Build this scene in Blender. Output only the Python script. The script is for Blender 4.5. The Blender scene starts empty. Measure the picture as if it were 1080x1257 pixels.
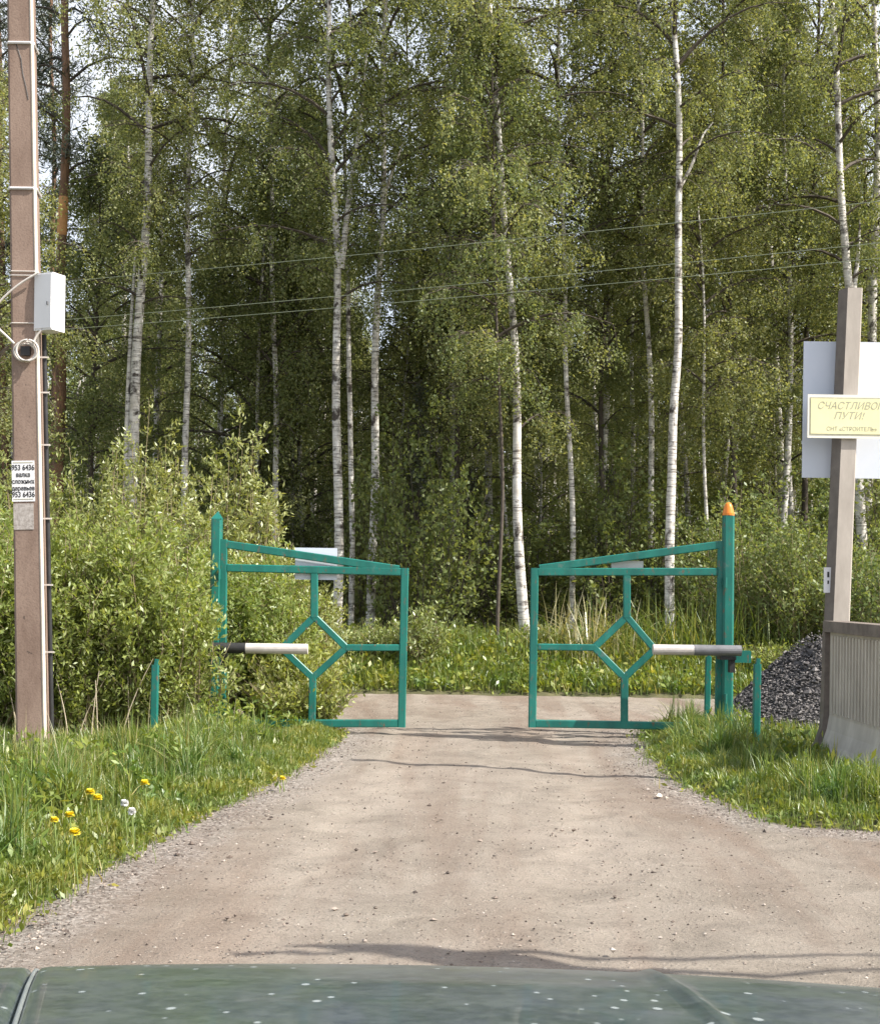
import bpy, math, numpy as np
from mathutils import Vector, Matrix
R = math.radians
sc = bpy.context.scene
COL = sc.collection
rng = np.random.default_rng(7)

# ------------------------------------------------------------------ camera, sky, sun, exposure
F, CX, HZ, EYE, ROLL = 1700.0, 540.0, 725.0, 1.45, R(0.8)
cam_d = bpy.data.cameras.new("camera"); cam = bpy.data.objects.new("camera", cam_d); COL.objects.link(cam)
cam_d.sensor_width = 36; cam_d.lens = F / 1257 * 36; cam_d.shift_y = (HZ - 628.5) / 1257
cam_d.clip_start = 0.05; cam_d.clip_end = 2000
# level camera looking along +Y, rolled a little
cam.matrix_world = Matrix.Translation((0, 0, EYE)) @ Matrix.Rotation(-ROLL, 4, 'Y') @ Matrix.Rotation(R(90), 4, 'X')
sc.camera = cam

SUN_EL, SUN_AZ = R(45), R(20)        # azimuth: from +X towards -Y
sd = Vector((math.cos(SUN_EL) * math.cos(SUN_AZ), -math.cos(SUN_EL) * math.sin(SUN_AZ), math.sin(SUN_EL)))
world = bpy.data.worlds.new("World"); sc.world = world; world.use_nodes = True
nt = world.node_tree; nt.nodes.clear()
wo = nt.nodes.new('ShaderNodeOutputWorld'); bg = nt.nodes.new('ShaderNodeBackground'); sky = nt.nodes.new('ShaderNodeTexSky')
sky.sky_type = 'NISHITA'; sky.sun_disc = False; sky.sun_elevation = SUN_EL; sky.sun_rotation = R(110)
sky.air_density = 1.0; sky.dust_density = 3.5; sky.ozone_density = 1.0
bg.inputs['Strength'].default_value = 0.15
# thin high cloud veil over the blue
tc = nt.nodes.new('ShaderNodeTexCoord'); nz = nt.nodes.new('ShaderNodeTexNoise'); nz.inputs['Scale'].default_value = 2.2; nz.inputs['Detail'].default_value = 6
rp = nt.nodes.new('ShaderNodeValToRGB'); rp.color_ramp.elements[0].position = .30; rp.color_ramp.elements[0].color = (.45, .45, .45, 1); rp.color_ramp.elements[1].position = .62; rp.color_ramp.elements[1].color = (.88, .88, .88, 1)
mx = nt.nodes.new('ShaderNodeMix'); mx.data_type = 'RGBA'; mx.inputs[7].default_value = (5.0, 5.2, 5.6, 1)
nt.links.new(tc.outputs['Generated'], nz.inputs['Vector']); nt.links.new(nz.outputs['Fac'], rp.inputs[0]); sx = nt.nodes.new('ShaderNodeSeparateXYZ'); rz_ = nt.nodes.new('ShaderNodeMapRange'); ml = nt.nodes.new('ShaderNodeMath'); ml.operation = 'MULTIPLY'
rz_.inputs[1].default_value = .40; rz_.inputs[2].default_value = .75; rz_.inputs[3].default_value = 1.0; rz_.inputs[4].default_value = .12
nt.links.new(tc.outputs['Generated'], sx.inputs[0]); nt.links.new(sx.outputs[2], rz_.inputs[0]); nt.links.new(rz_.outputs[0], ml.inputs[0]); nt.links.new(rp.outputs[0], ml.inputs[1]); nt.links.new(ml.outputs[0], mx.inputs[0])
nt.links.new(sky.outputs[0], mx.inputs[6]); nt.links.new(mx.outputs[2], bg.inputs[0]); nt.links.new(bg.outputs[0], wo.inputs[0])
sun_d = bpy.data.lights.new("sun", 'SUN'); sun_d.energy = 5.0; sun_d.angle = R(0.5); sun_d.color = (1, 0.95, 0.87)
sun = bpy.data.objects.new("sun", sun_d); COL.objects.link(sun)
sun.rotation_euler = sd.to_track_quat('Z', 'Y').to_euler()
sc.view_settings.view_transform = 'Standard'; sc.view_settings.look = 'None'
sc.view_settings.exposure = 0.72; sc.view_settings.gamma = 1
sc.cycles.max_bounces = 5; sc.cycles.diffuse_bounces = 4; sc.cycles.transmission_bounces = 4; sc.cycles.glossy_bounces = 2
sc.cycles.use_denoising = True

def W(px, py, d):
    """photo pixel at depth d -> world point"""
    u, v = px - CX, py - HZ
    c, s = math.cos(ROLL), math.sin(ROLL)
    u0, v0 = u * c + v * s, -u * s + v * c
    return np.array([u0 / F * d, d, EYE - v0 / F * d])
def G(px, py, z=0.0):
    """photo pixel -> point on the level z"""
    u, v = px - CX, py - HZ
    c, s = math.cos(ROLL), math.sin(ROLL)
    v0 = -u * s + v * c
    return W(px, py, (EYE - z) * F / v0)

# ------------------------------------------------------------------ materials
class NT:
    def __init__(s, name, rough=0.8, spec=0.3):
        s.m = bpy.data.materials.new(name); s.m.use_nodes = True; s.t = s.m.node_tree
        s.b = s.t.nodes['Principled BSDF']; s.out = s.t.nodes['Material Output']
        s.b.inputs['Roughness'].default_value = rough; s.b.inputs['Specular IOR Level'].default_value = spec
    def n(s, kind, **kw):
        o = s.t.nodes.new('ShaderNode' + kind)
        for k, v in kw.items():
            if k in o.inputs: o.inputs[k].default_value = v
            else: setattr(o, k, v)
        return o
    def l(s, a, b): s.t.links.new(a, b)
    def coord(s, scale=(1, 1, 1), which='Object'):
        c = s.n('TexCoord'); m = s.n('Mapping'); m.inputs['Scale'].default_value = scale
        s.l(c.outputs[which], m.inputs['Vector']); return m.outputs[0]
    def noise(s, vec, scale, detail=6, rough=0.6, dist=0):
        o = s.n('TexNoise'); o.inputs['Scale'].default_value = scale; o.inputs['Detail'].default_value = detail
        o.inputs['Roughness'].default_value = rough; o.inputs['Distortion'].default_value = dist
        s.l(vec, o.inputs['Vector']); return o.outputs['Fac']
    def ramp(s, fac, stops, interp='LINEAR'):
        o = s.n('ValToRGB'); o.color_ramp.interpolation = interp; e = o.color_ramp.elements
        while len(e) < len(stops): e.new(0.5)
        for i, (p, c) in enumerate(stops):
            e[i].position = p; e[i].color = (c[0], c[1], c[2], 1) if not isinstance(c, (int, float)) else (c, c, c, 1)
        s.l(fac, o.inputs[0]); return o.outputs[0]
    def mix(s, fac, a, b, mode='MIX'):
        o = s.n('Mix', data_type='RGBA', blend_type=mode)
        for sock, v in ((o.inputs[0], fac), (o.inputs[6], a), (o.inputs[7], b)):
            if hasattr(v, 'links'): s.l(v, sock)
            elif isinstance(v, (int, float)): sock.default_value = v if sock == o.inputs[0] else (v, v, v, 1)
            else: sock.default_value = (v[0], v[1], v[2], 1)
        return o.outputs[2]
    def math(s, op, a, b=0.0, clamp=False):
        o = s.n('Math', operation=op); o.use_clamp = clamp
        for sock, v in ((o.inputs[0], a), (o.inputs[1], b)):
            if hasattr(v, 'links'): s.l(v, sock)
            else: sock.default_value = v
        return o.outputs[0]
    def bump(s, h, strength=0.5, dist=0.01):
        o = s.n('Bump'); o.inputs['Strength'].default_value = strength; o.inputs['Distance'].default_value = dist
        s.l(h, o.inputs['Height']); s.l(o.outputs[0], s.b.inputs['Normal']); return o.outputs[0]
    def base(s, c):
        if hasattr(c, 'links'): s.l(c, s.b.inputs['Base Color'])
        else: s.b.inputs['Base Color'].default_value = (c[0], c[1], c[2], 1)
        return s.m

def leaf_mat(name, stops, trans=0.4, gloss=0.08, obj_var=0.25, patch=0):
    k = NT(name); geo = k.n('NewGeometry')
    col = k.ramp(geo.outputs['Random Per Island'], stops)
    oi = k.n('ObjectInfo'); hsv = k.n('HueSaturation')
    v = k.math('MULTIPLY_ADD', oi.outputs['Random'], obj_var); 
    v.node.inputs[2].default_value = 1 - obj_var / 2
    k.l(v, hsv.inputs['Value']); k.l(col, hsv.inputs['Color'])
    h = k.math('MULTIPLY_ADD', oi.outputs['Random'], -0.03); h.node.inputs[2].default_value = 0.515
    k.l(h, hsv.inputs['Hue'])
    if patch:
        pv = k.coord(); pn = k.noise(pv, 2.6, 4, .6); pc_ = k.mix(k.ramp(pn, [(.34, 0), (.66, 1)]), (.58, .78, .75), (1.35, 1.12, .85)); nm = k.mix(patch, hsv.outputs[0], pc_, 'MULTIPLY')
        class _H: outputs = [nm]
        hsv = _H
    d = k.n('BsdfDiffuse'); t = k.n('BsdfTranslucent'); g = k.n('BsdfGlossy', Roughness=0.42)
    k.l(hsv.outputs[0], d.inputs[0])
    tc = k.mix(1.0, hsv.outputs[0], (1.25, 1.15, 0.55), 'MULTIPLY'); k.l(tc, t.inputs[0])
    g.inputs[0].default_value = (0.9, 0.95, 0.9, 1)
    m1 = k.n('MixShader'); m1.inputs[0].default_value = trans; k.l(d.outputs[0], m1.inputs[1]); k.l(t.outputs[0], m1.inputs[2])
    m2 = k.n('MixShader'); m2.inputs[0].default_value = gloss; k.l(m1.outputs[0], m2.inputs[1]); k.l(g.outputs[0], m2.inputs[2])
    k.l(m2.outputs[0], k.out.inputs['Surface']); return k.m

M = {}
M['birch_leaf'] = leaf_mat('birch leaves', [(0, (.15, .185, .082)), (.35, (.222, .260, .108)), (.75, (.288, .318, .142)), (1, (.36, .37, .20))], gloss=.015, trans=.5)
M['under_leaf'] = leaf_mat('understorey leaves', [(0, (.14, .185, .066)), (.5, (.21, .26, .090)), (1, (.30, .34, .14))], gloss=0.02, trans=.48)
M['willow_leaf'] = leaf_mat('sunlit willow leaves', [(0, (.175, .225, .055)), (.4, (.265, .325, .085)), (.8, (.355, .41, .13)), (1, (.47, .50, .24))], trans=.5, gloss=.03, obj_var=.15)
M['pale_leaf'] = leaf_mat('pale willow leaves', [(0, (.16, .20, .05)), (.5, (.26, .30, .085)), (1, (.40, .43, .18))], trans=.42, gloss=.06, obj_var=.15)
M['needle'] = leaf_mat('dark conifer needles', [(0, (.028, .04, .022)), (.6, (.05, .065, .034)), (1, (.09, .10, .06))], trans=.15)
M['far_leaf'] = leaf_mat('distant foliage', [(0, (.17, .205, .085)), (.5, (.24, .28, .11)), (1, (.31, .345, .15))], gloss=.04)
M['grass'] = leaf_mat('grass blades', [(0, (.09, .15, .03)), (.5, (.16, .23, .05)), (.88, (.25, .30, .085)), (1, (.45, .42, .22))], trans=.4, gloss=.05, obj_var=0, patch=.9)
M['weed'] = leaf_mat('broad weeds', [(0, (.12, .18, .03)), (.6, (.20, .27, .05)), (1, (.32, .35, .09))], trans=.4, gloss=.04, obj_var=0, patch=.9)
M['dry'] = leaf_mat('dry pale grass', [(0, (.26, .25, .10)), (.6, (.38, .36, .17)), (1, (.5, .46, .28))], trans=.35, obj_var=0)

def mk_birch():
    k = NT('birch bark', .75, .3)
    v1 = k.coord((2.2, 2.2, 26)); v2 = k.coord((2.5, 2.5, 2.2))
    v3 = k.coord((1.5, 1.5, 1.1)); streak = k.math('MAXIMUM', k.ramp(k.noise(v1, 1.3, 7, .75, .5), [(.40, 0), (.50, 1)]), k.ramp(k.noise(v3, 1.9, 4, .6), [(.50, 0), (.60, .9)]))
    patch = k.ramp(k.noise(v2, 1.7, 6, .65, .4), [(.54, 0), (.63, 1)])
    tint = k.ramp(k.noise(v2, 3.0, 4), [(.3, (.50, .46, .40)), (.7, (.80, .78, .74))])
    c = k.mix(streak, (.09, .075, .065), tint)
    c = k.mix(patch, c, (.07, .058, .05))
    k.bump(k.noise(v1, 4, 4), .4, .01); return k.base(c)
M['birch'] = mk_birch()
def mk_simple(name, c1, c2, scale=8, rough=.8, bump=.3, bd=.01, vs=(1, 1, 1), spec=.3, det=8):
    k = NT(name, rough, spec); v = k.coord(vs); f = k.noise(v, scale, det, .65)
    c = k.ramp(f, [(.3, c1), (.7, c2)])
    if bump: k.bump(f, bump, bd)
    return k.base(c)
M['bark_dark'] = mk_simple('dark twigs', (.05, .04, .032), (.12, .10, .08), 14)
M['bark_pine'] = mk_simple('pine bark', (.10, .065, .045), (.30, .17, .10), 5, vs=(3, 3, .8), bump=.8, bd=.03)
M['pine_orange'] = mk_simple('peeled orange bark', (.45, .22, .09), (.62, .34, .15), 6)
M['twig'] = mk_simple('shrub stems', (.16, .13, .08), (.30, .25, .15), 12)
M['drytwig'] = mk_simple('dead stalks', (.42, .35, .25), (.60, .52, .40), 12)

def mk_road():
    k = NT('packed gravel road', .95, .15); v = k.coord()
    big = k.noise(v, .35, 5, .6); mid = k.noise(v, 2.2, 8, .7, .6); fine = k.noise(v, 70, 6, .75); tiny = k.noise(v, 210, 3, .7)
    c = k.ramp(mid, [(.25, (.150, .130, .105)), (.5, (.243, .212, .173)), (.75, (.325, .289, .240))])
    c = k.mix(k.ramp(big, [(.35, 0), (.65, .45)]), c, (.35, .30, .255))
    # worn wheel tracks, slightly browner and damper, running along the road
    trv = k.coord((1.1, .12, 1)); trk = k.noise(trv, 1.3, 6, .6, .5)
    c = k.mix(k.ramp(trk, [(.46, 0), (.60, .65)]), c, (.19, .142, .11))
    ar = k.n('Attribute', attribute_name='rut'); c = k.mix(k.math('MULTIPLY', k.math('MULTIPLY', ar.outputs['Fac'], k.ramp(mid, [(.35, .25), (.6, 1)])), .38), c, (.39, .338, .280))
    at = k.n('Attribute', attribute_name='edge')
    shoulder = k.ramp(k.math('ADD', at.outputs['Fac'], k.math('MULTIPLY', k.math('SUBTRACT', mid, .5), 1.1)), [(.42, 0), (.85, 1)])
    vor = k.n('TexVoronoi', feature='F1', Scale=55.0); k.l(v, vor.inputs['Vector'])
    sep = k.n('SeparateColor'); k.l(vor.outputs['Color'], sep.inputs[0])
    stone = k.ramp(sep.outputs[0], [(0, (.08, .073, .067)), (.5, (.22, .20, .18)), (1, (.44, .405, .37))])
    c = k.mix(k.math('MULTIPLY', shoulder, .6), c, stone)
    dark = k.ramp(fine, [(.30, .45), (.46, 1.0), (.72, 1.25)]); c = k.mix(.9, c, dark, 'MULTIPLY')
    vor2 = k.n('TexVoronoi', feature='F1', Scale=30.0, Randomness=1.0); k.l(v, vor2.inputs['Vector'])
    sep2 = k.n('SeparateColor'); k.l(vor2.outputs['Color'], sep2.inputs[0])
    few = k.math('MULTIPLY', k.ramp(sep2.outputs[0], [(.78, 0), (.80, 1)]), k.ramp(vor2.outputs['Distance'], [(.16, 1), (.30, 0)]))
    c = k.mix(k.math('MULTIPLY', few, .75), c, k.mix(sep2.outputs[1], (.09, .075, .06), (.55, .50, .43)))
    h = k.math('ADD', k.math('MULTIPLY', fine, .5), k.math('ADD', k.math('MULTIPLY', mid, 1.4), k.math('ADD', k.math('MULTIPLY', few, .4), k.math('MULTIPLY', tiny, .2))))
    k.bump(h, .8, .028); return k.base(c)
M['road'] = mk_road()
M['soil'] = mk_simple('soil and leaf litter', (.045, .05, .022), (.13, .12, .06), 3, bump=1, bd=.04)

def mk_paint_green():
    k = NT('weathered green paint', .42, .5); v = k.coord((1, 1, .35)); 
    f = k.noise(v, 5, 6, .6); g = k.noise(v, 26, 5, .7)
    c = k.ramp(f, [(.3, (.006, .105, .085)), (.6, (.010, .165, .130)), (.8, (.03, .22, .18))])
    w2 = k.noise(k.coord(), 9, 7, .75); c = k.mix(k.ramp(w2, [(.58, 0), (.68, .55)]), c, (.13, .17, .15)); c = k.mix(k.ramp(g, [(.60, 0), (.66, .85)]), c, (.15, .085, .05))
    k.bump(g, .25, .003); return k.base(c)
M['green'] = mk_paint_green()
M['concrete_pole'] = None
def mk_pole():
    k = NT('reddish brown concrete', .9, .2); v = k.coord((1, 1, .35)); v1 = k.coord()
    f = k.noise(v, 4, 8, .65); g = k.noise(v1, 60, 4, .6); p = k.noise(v1, 18, 3, .5)
    c = k.ramp(f, [(.3, (.20, .138, .108)), (.7, (.345, .255, .205))])
    c = k.mix(k.ramp(g, [(.38, .35), (.5, 0)]), c, (.16, .11, .09))
    c = k.mix(k.ramp(p, [(.70, 0), (.74, .7)]), c, (.07, .055, .05))
    k.bump(g, .5, .004); return k.base(c)
M['concrete_pole'] = mk_pole()
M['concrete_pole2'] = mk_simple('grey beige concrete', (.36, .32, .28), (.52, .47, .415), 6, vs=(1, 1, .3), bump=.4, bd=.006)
M['pole_shade'] = mk_simple('shaded concrete face', (.13, .11, .095), (.22, .19, .165), 6, bump=.4, bd=.006)
M['pale_stone_lit_edge'] = mk_simple('pale stone and sunlit pole edge', (.55, .48, .40), (.70, .62, .53), 9, bump=.3, bd=.004)
M['barrier'] = mk_simple('ribbed concrete', (.42, .38, .32), (.60, .55, .47), 7, vs=(1, 1, .3), bump=.4, bd=.006)
M['barrier_rib'] = mk_simple('rib stain', (.30, .29, .22), (.46, .43, .34), 7, vs=(1, 1, .2), bump=.4, bd=.006)
M['barrier_rim_shade'] = mk_simple('dark rim and shaded flange concrete', (.12, .10, .085), (.24, .20, .17), 7, bump=.6, bd=.01)
M['white_board'] = mk_simple('white enamel board', (.60, .65, .74), (.68, .72, .80), 1.5, rough=.35, bump=0, spec=.5)
M['box_white'] = mk_simple('white painted metal', (.74, .73, .73), (.82, .81, .81), 3, rough=.4, bump=0, spec=.5)
M['yellow'] = mk_simple('cream yellow enamel', (.80, .76, .42), (.86, .82, .52), 2, rough=.45, bump=0)
M['cream'] = mk_simple('cream border', (.82, .79, .68), (.86, .83, .74), 4, rough=.5, bump=0)
M['ink_pale'] = mk_simple('faded ink', (.38, .37, .27), (.50, .48, .36), 20, bump=0)
M['ink'] = mk_simple('black print', (.03, .03, .035), (.06, .06, .06), 20, bump=0)
M['paper'] = mk_simple('white paper', (.74, .73, .74), (.84, .83, .83), 4, bump=0)
M['paper_old'] = mk_simple('torn faded paper', (.27, .235, .21), (.52, .48, .45), 30, bump=.2, det=3)
M['cable'] = mk_simple('pale cable sheath', (.55, .50, .46), (.68, .64, .59), 8, bump=0, rough=.5)
M['black'] = mk_simple('black plastic', (.02, .02, .022), (.045, .045, .045), 8, bump=0, rough=.5)
M['wire'] = mk_simple('weathered aluminium wire', (.16, .19, .13), (.26, .29, .21), 8, bump=0, rough=.6)
M['strap'] = mk_simple('galvanised strap', (.62, .60, .60), (.75, .73, .73), 8, bump=0, rough=.4)
M['arm_white'] = mk_simple('dirty white tube', (.46, .42, .39), (.60, .56, .52), 10, rough=.5)
M['arm_grey'] = mk_simple('dark grey tube', (.13, .13, .14), (.20, .20, .21), 10, rough=.5)
M['orange'] = mk_simple('orange lens', (.75, .20, .03), (.85, .30, .05), 6, rough=.35, bump=0)
M['sheet'] = mk_simple('galvanised sheet sign back', (.50, .51, .50), (.66, .66, .65), 5, rough=.5, bump=0)
def mk_stone():
    k = NT('loose stones', .9, .2); geo = k.n('NewGeometry')
    c = k.ramp(geo.outputs['Random Per Island'], [(0, (.06, .05, .045)), (.35, (.15, .12, .10)), (.8, (.30, .25, .21)), (1, (.46, .41, .36))])
    return k.base(c)
M['stone'] = mk_stone()
def mk_pile():
    k = NT('grey rubble', .9, .2); geo = k.n('NewGeometry')
    c = k.ramp(geo.outputs['Random Per Island'], [(0, (.05, .048, .05)), (.6, (.13, .122, .12)), (1, (.27, .25, .24))])
    return k.base(c)
M['rubble'] = mk_pile()
M['dandelion'] = mk_simple('yellow petals', (.82, .66, .03), (.90, .78, .08), 40, bump=0)
M['puff'] = mk_simple('white seed head', (.70, .70, .68), (.80, .80, .78), 30, bump=0)
M['stalk'] = mk_simple('flower stalk', (.16, .22, .06), (.22, .28, .08), 30, bump=0)
def mk_car():
    k = NT('dusty dark blue green paint with reflections', .28, .5); v = k.coord()
    f = k.noise(v, 7, 6, .7, .6); dust_reflection = k.math('ADD', k.math('MULTIPLY', k.noise(v, 40, 6, .7), .6), k.math('MULTIPLY', k.noise(v, 9, 5, .6), .4))
    c = k.ramp(f, [(.3, (.024, .045, .032)), (.7, (.040, .055, .085))])  # green to blue mottling paints blurred tree and sky reflections into the coat
    c = k.mix(k.ramp(dust_reflection, [(.40, .18), (.58, .72)]), c, k.mix(f, (.125, .165, .13), (.15, .165, .215)))
    v2 = k.coord((1, .55, 1)); vor = k.n('TexVoronoi', feature='F1', Scale=30.0); k.l(v2, vor.inputs['Vector'])
    sep = k.n('SeparateColor'); k.l(vor.outputs['Color'], sep.inputs[0])
    d2 = k.math('ADD', vor.outputs['Distance'], k.math('MULTIPLY', dust_reflection, .12))
    spot = k.math('MULTIPLY', k.ramp(sep.outputs[0], [(.28, 0), (.34, 1)]), k.ramp(k.math('ADD', d2, k.math('MULTIPLY', k.noise(v, 6, 3, .6), .35)), [(.32, 1), (.40, 0)]))
    c = k.mix(k.math('MULTIPLY', spot, .5), c, (.50, .55, .53))
    r = k.ramp(spot, [(0, .30), (1, .7)]); k.l(r, k.b.inputs['Roughness'])
    k.b.inputs['Coat Weight'].default_value = .18; k.b.inputs['Coat Roughness'].default_value = .05
    k.b.inputs['Metallic'].default_value = .25
    return k.base(c)
M['car'] = mk_car()
M['seam_highlight'] = mk_simple('painted seam highlight', (.15, .17, .17), (.22, .24, .24), 9, rough=.4)

# ------------------------------------------------------------------ mesh helpers
def raw_mesh(name, parts, smooth=False, attr=None):
    """parts: list of (V (n,3), F (m,3|4), material)"""
    me = bpy.data.meshes.new(name)
    mats = []; Vs = []; loops = []; starts = []; mi = []; off = 0; ls = 0
    for V, Fc, m in parts:
        if m not in mats: mats.append(m)
        V = np.asarray(V, dtype=np.float32).reshape(-1, 3); Fc = np.asarray(Fc, dtype=np.int32)
        if len(Fc) == 0: continue
        k = Fc.shape[1]
        Vs.append(V); loops.append((Fc + off).ravel()); starts.append(ls + np.arange(len(Fc)) * k)
        mi.append(np.full(len(Fc), mats.index(m))); off += len(V); ls += len(Fc) * k
    V = np.concatenate(Vs); L = np.concatenate(loops).astype(np.int32); S = np.concatenate(starts).astype(np.int32); MI = np.concatenate(mi).astype(np.int32)
    me.vertices.add(len(V)); me.vertices.foreach_set('co', V.ravel())
    me.loops.add(len(L)); me.loops.foreach_set('vertex_index', L)
    me.polygons.add(len(S)); me.polygons.foreach_set('loop_start', S)
    me.polygons.foreach_set('material_index', MI)
    me.polygons.foreach_set('use_smooth', np.full(len(S), smooth))
    if attr:
        for n, a in attr.items():
            at = me.attributes.new(n, 'FLOAT', 'POINT'); at.data.foreach_set('value', a.astype(np.float32))
    for m in mats: me.materials.append(M[m])
    me.update(calc_edges=True); me.validate(); return me

def obj(name, parts, parent=None, smooth=False, loc=None, label=None, cat=None, group=None, kind=None, attr=None):
    me = parts if isinstance(parts, bpy.types.Mesh) else raw_mesh(name, parts, smooth, attr)
    o = bpy.data.objects.new(name, me); COL.objects.link(o)
    if parent is not None: o.parent = parent
    if loc is not None: o.location = loc
    return tag(o, label, cat, group, kind)
def tag(o, label=None, cat=None, group=None, kind=None):
    if label: o['label'] = label
    if cat: o['category'] = cat
    if group: o['group'] = group
    if kind: o['kind'] = kind
    return o
def thing(name, loc, label, cat, group=None, rz=0):
    o = bpy.data.objects.new(name, None); COL.objects.link(o); o.location = loc; o.rotation_euler = (0, 0, rz)
    o.empty_display_size = .2
    return tag(o, label, cat, group)

def tubes(P, rad, sides=4, caps=False):
    """P (n,k,3) polylines, rad (n,k): batch of tubes"""
    P = np.asarray(P, float); rad = np.asarray(rad, float)
    if P.ndim == 2: P = P[None]; rad = rad[None]
    n, k, _ = P.shape
    T = np.gradient(P, axis=1); T /= np.linalg.norm(T, axis=2, keepdims=True) + 1e-9
    ref = np.where(np.abs(T[:, :1, 2:3]) > .8, np.array([1., 0, 0]), np.array([0, 0, 1.])); ref = np.broadcast_to(ref, T.shape)
    A = np.cross(T, ref); A /= np.linalg.norm(A, axis=2, keepdims=True) + 1e-9
    B = np.cross(T, A)
    ang = np.arange(sides) / sides * 2 * np.pi
    V = P[:, :, None] + rad[:, :, None, None] * (np.cos(ang)[None, None, :, None] * A[:, :, None] + np.sin(ang)[None, None, :, None] * B[:, :, None])
    base = (np.arange(n) * k * sides)[:, None, None]; j = (np.arange(k - 1) * sides)[None, :, None]; s = np.arange(sides)[None, None, :]; s2 = (s + 1) % sides
    q = np.stack([base + j + s, base + j + s2, base + j + sides + s2, base + j + sides + s], -1).reshape(-1, 4)
    return V.reshape(-1, 3), q
def tube_capped(path, rad, sides=12):
    path = np.asarray(path, float); rad = np.broadcast_to(np.asarray(rad, float), (len(path),)).copy()
    d0 = path[0] - path[1]; d1 = path[-1] - path[-2]
    d0 /= np.linalg.norm(d0); d1 /= np.linalg.norm(d1)
    path = np.vstack([path[0] + d0 * 1e-4, path, path[-1] + d1 * 1e-4]); rad = np.concatenate([[1e-4], rad, [1e-4]])
    return tubes(path, rad, sides)
def box(c, s, rot=None):
    """centre, full size"""
    V = np.array([[x, y, z] for x in (-.5, .5) for y in (-.5, .5) for z in (-.5, .5)]) * np.array(s)
    if rot is not None: V = V @ np.array(rot).T
    V = V + np.array(c)
    Fq = np.array([[0, 1, 3, 2], [4, 6, 7, 5], [0, 4, 5, 1], [2, 3, 7, 6], [0, 2, 6, 4], [1, 5, 7, 3]])
    return V, Fq
def bar(p, q, w, t, bev=.0):
    """rectangular bar between two points lying in a plane facing -Y: w across, t along Y"""
    p = np.array(p, float); q = np.array(q, float); d = q - p; L = np.linalg.norm(d); d /= L
    y = np.array([0, 1., 0]); a = np.cross(y, d); a /= np.linalg.norm(a); yy = np.cross(d, a)
    prof = []
    b = min(w, t) * .18
    for sx, sy in ((-1, -1), (1, -1), (1, 1), (-1, 1)):
        hx, hy = w / 2, t / 2
        if sx * sy > 0: prof += [(sx * (hx), sy * (hy - b)), (sx * (hx - b), sy * hy)] if sx > 0 else [(sx * hx, sy * (hy - b)), (sx * (hx - b), sy * hy)]
        else: prof += [(sx * (hx - b), sy * hy), (sx * hx, sy * (hy - b))]
    prof = [(-w/2+b, -t/2), (w/2-b, -t/2), (w/2, -t/2+b), (w/2, t/2-b), (w/2-b, t/2), (-w/2+b, t/2), (-w/2, t/2-b), (-w/2, -t/2+b)]
    V = np.array([[*(pt + a * u + yy * v)] for pt in (p, q) for u, v in prof]); n = 8
    Fq = [[i, (i + 1) % n, n + (i + 1) % n, n + i] for i in range(n)]
    # caps as quads
    for o_ in (0, n): Fq += [[o_ + 0, o_ + 1, o_ + 2, o_ + 3], [o_ + 0, o_ + 3, o_ + 4, o_ + 7], [o_ + 4, o_ + 5, o_ + 6, o_ + 7]]
    return V, np.array(Fq)
def prism(poly, y0, y1):
    """extrude an x,z polygon (convex, as fan) from y0 to y1"""
    poly = np.array(poly, float); n = len(poly)
    V = np.vstack([np.c_[poly[:, 0], np.full(n, y0), poly[:, 1]], np.c_[poly[:, 0], np.full(n, y1), poly[:, 1]]])
    T = [[0, i, i + 1] for i in range(1, n - 1)] + [[n, n + i + 1, n + i] for i in range(1, n - 1)]
    for i in range(n):
        j = (i + 1) % n; T += [[i, n + i, n + j], [i, n + j, j]]
    return V, np.array(T)
def leaves(P, size, aspect, rg, up=0.0, out=None):
    """diamond leaves, folded a little: P (n,3)"""
    n = len(P); d = rg.normal(size=(n, 3)); d[:, 2] += up
    if out is not None: d += out
    d /= np.linalg.norm(d, axis=1, keepdims=True)
    r = rg.normal(size=(n, 3)); s = np.cross(d, r); s /= np.linalg.norm(s, axis=1, keepdims=True) + 1e-9
    L = (size * rg.uniform(.6, 1.25, n))[:, None]; Wd = L * aspect * .5
    V = np.stack([P, P + d * L * .5 + s * Wd, P + d * L, P + d * L * .5 - s * Wd], 1)
    q = np.arange(n * 4).reshape(n, 4)
    return V.reshape(-1, 3), q

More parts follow.
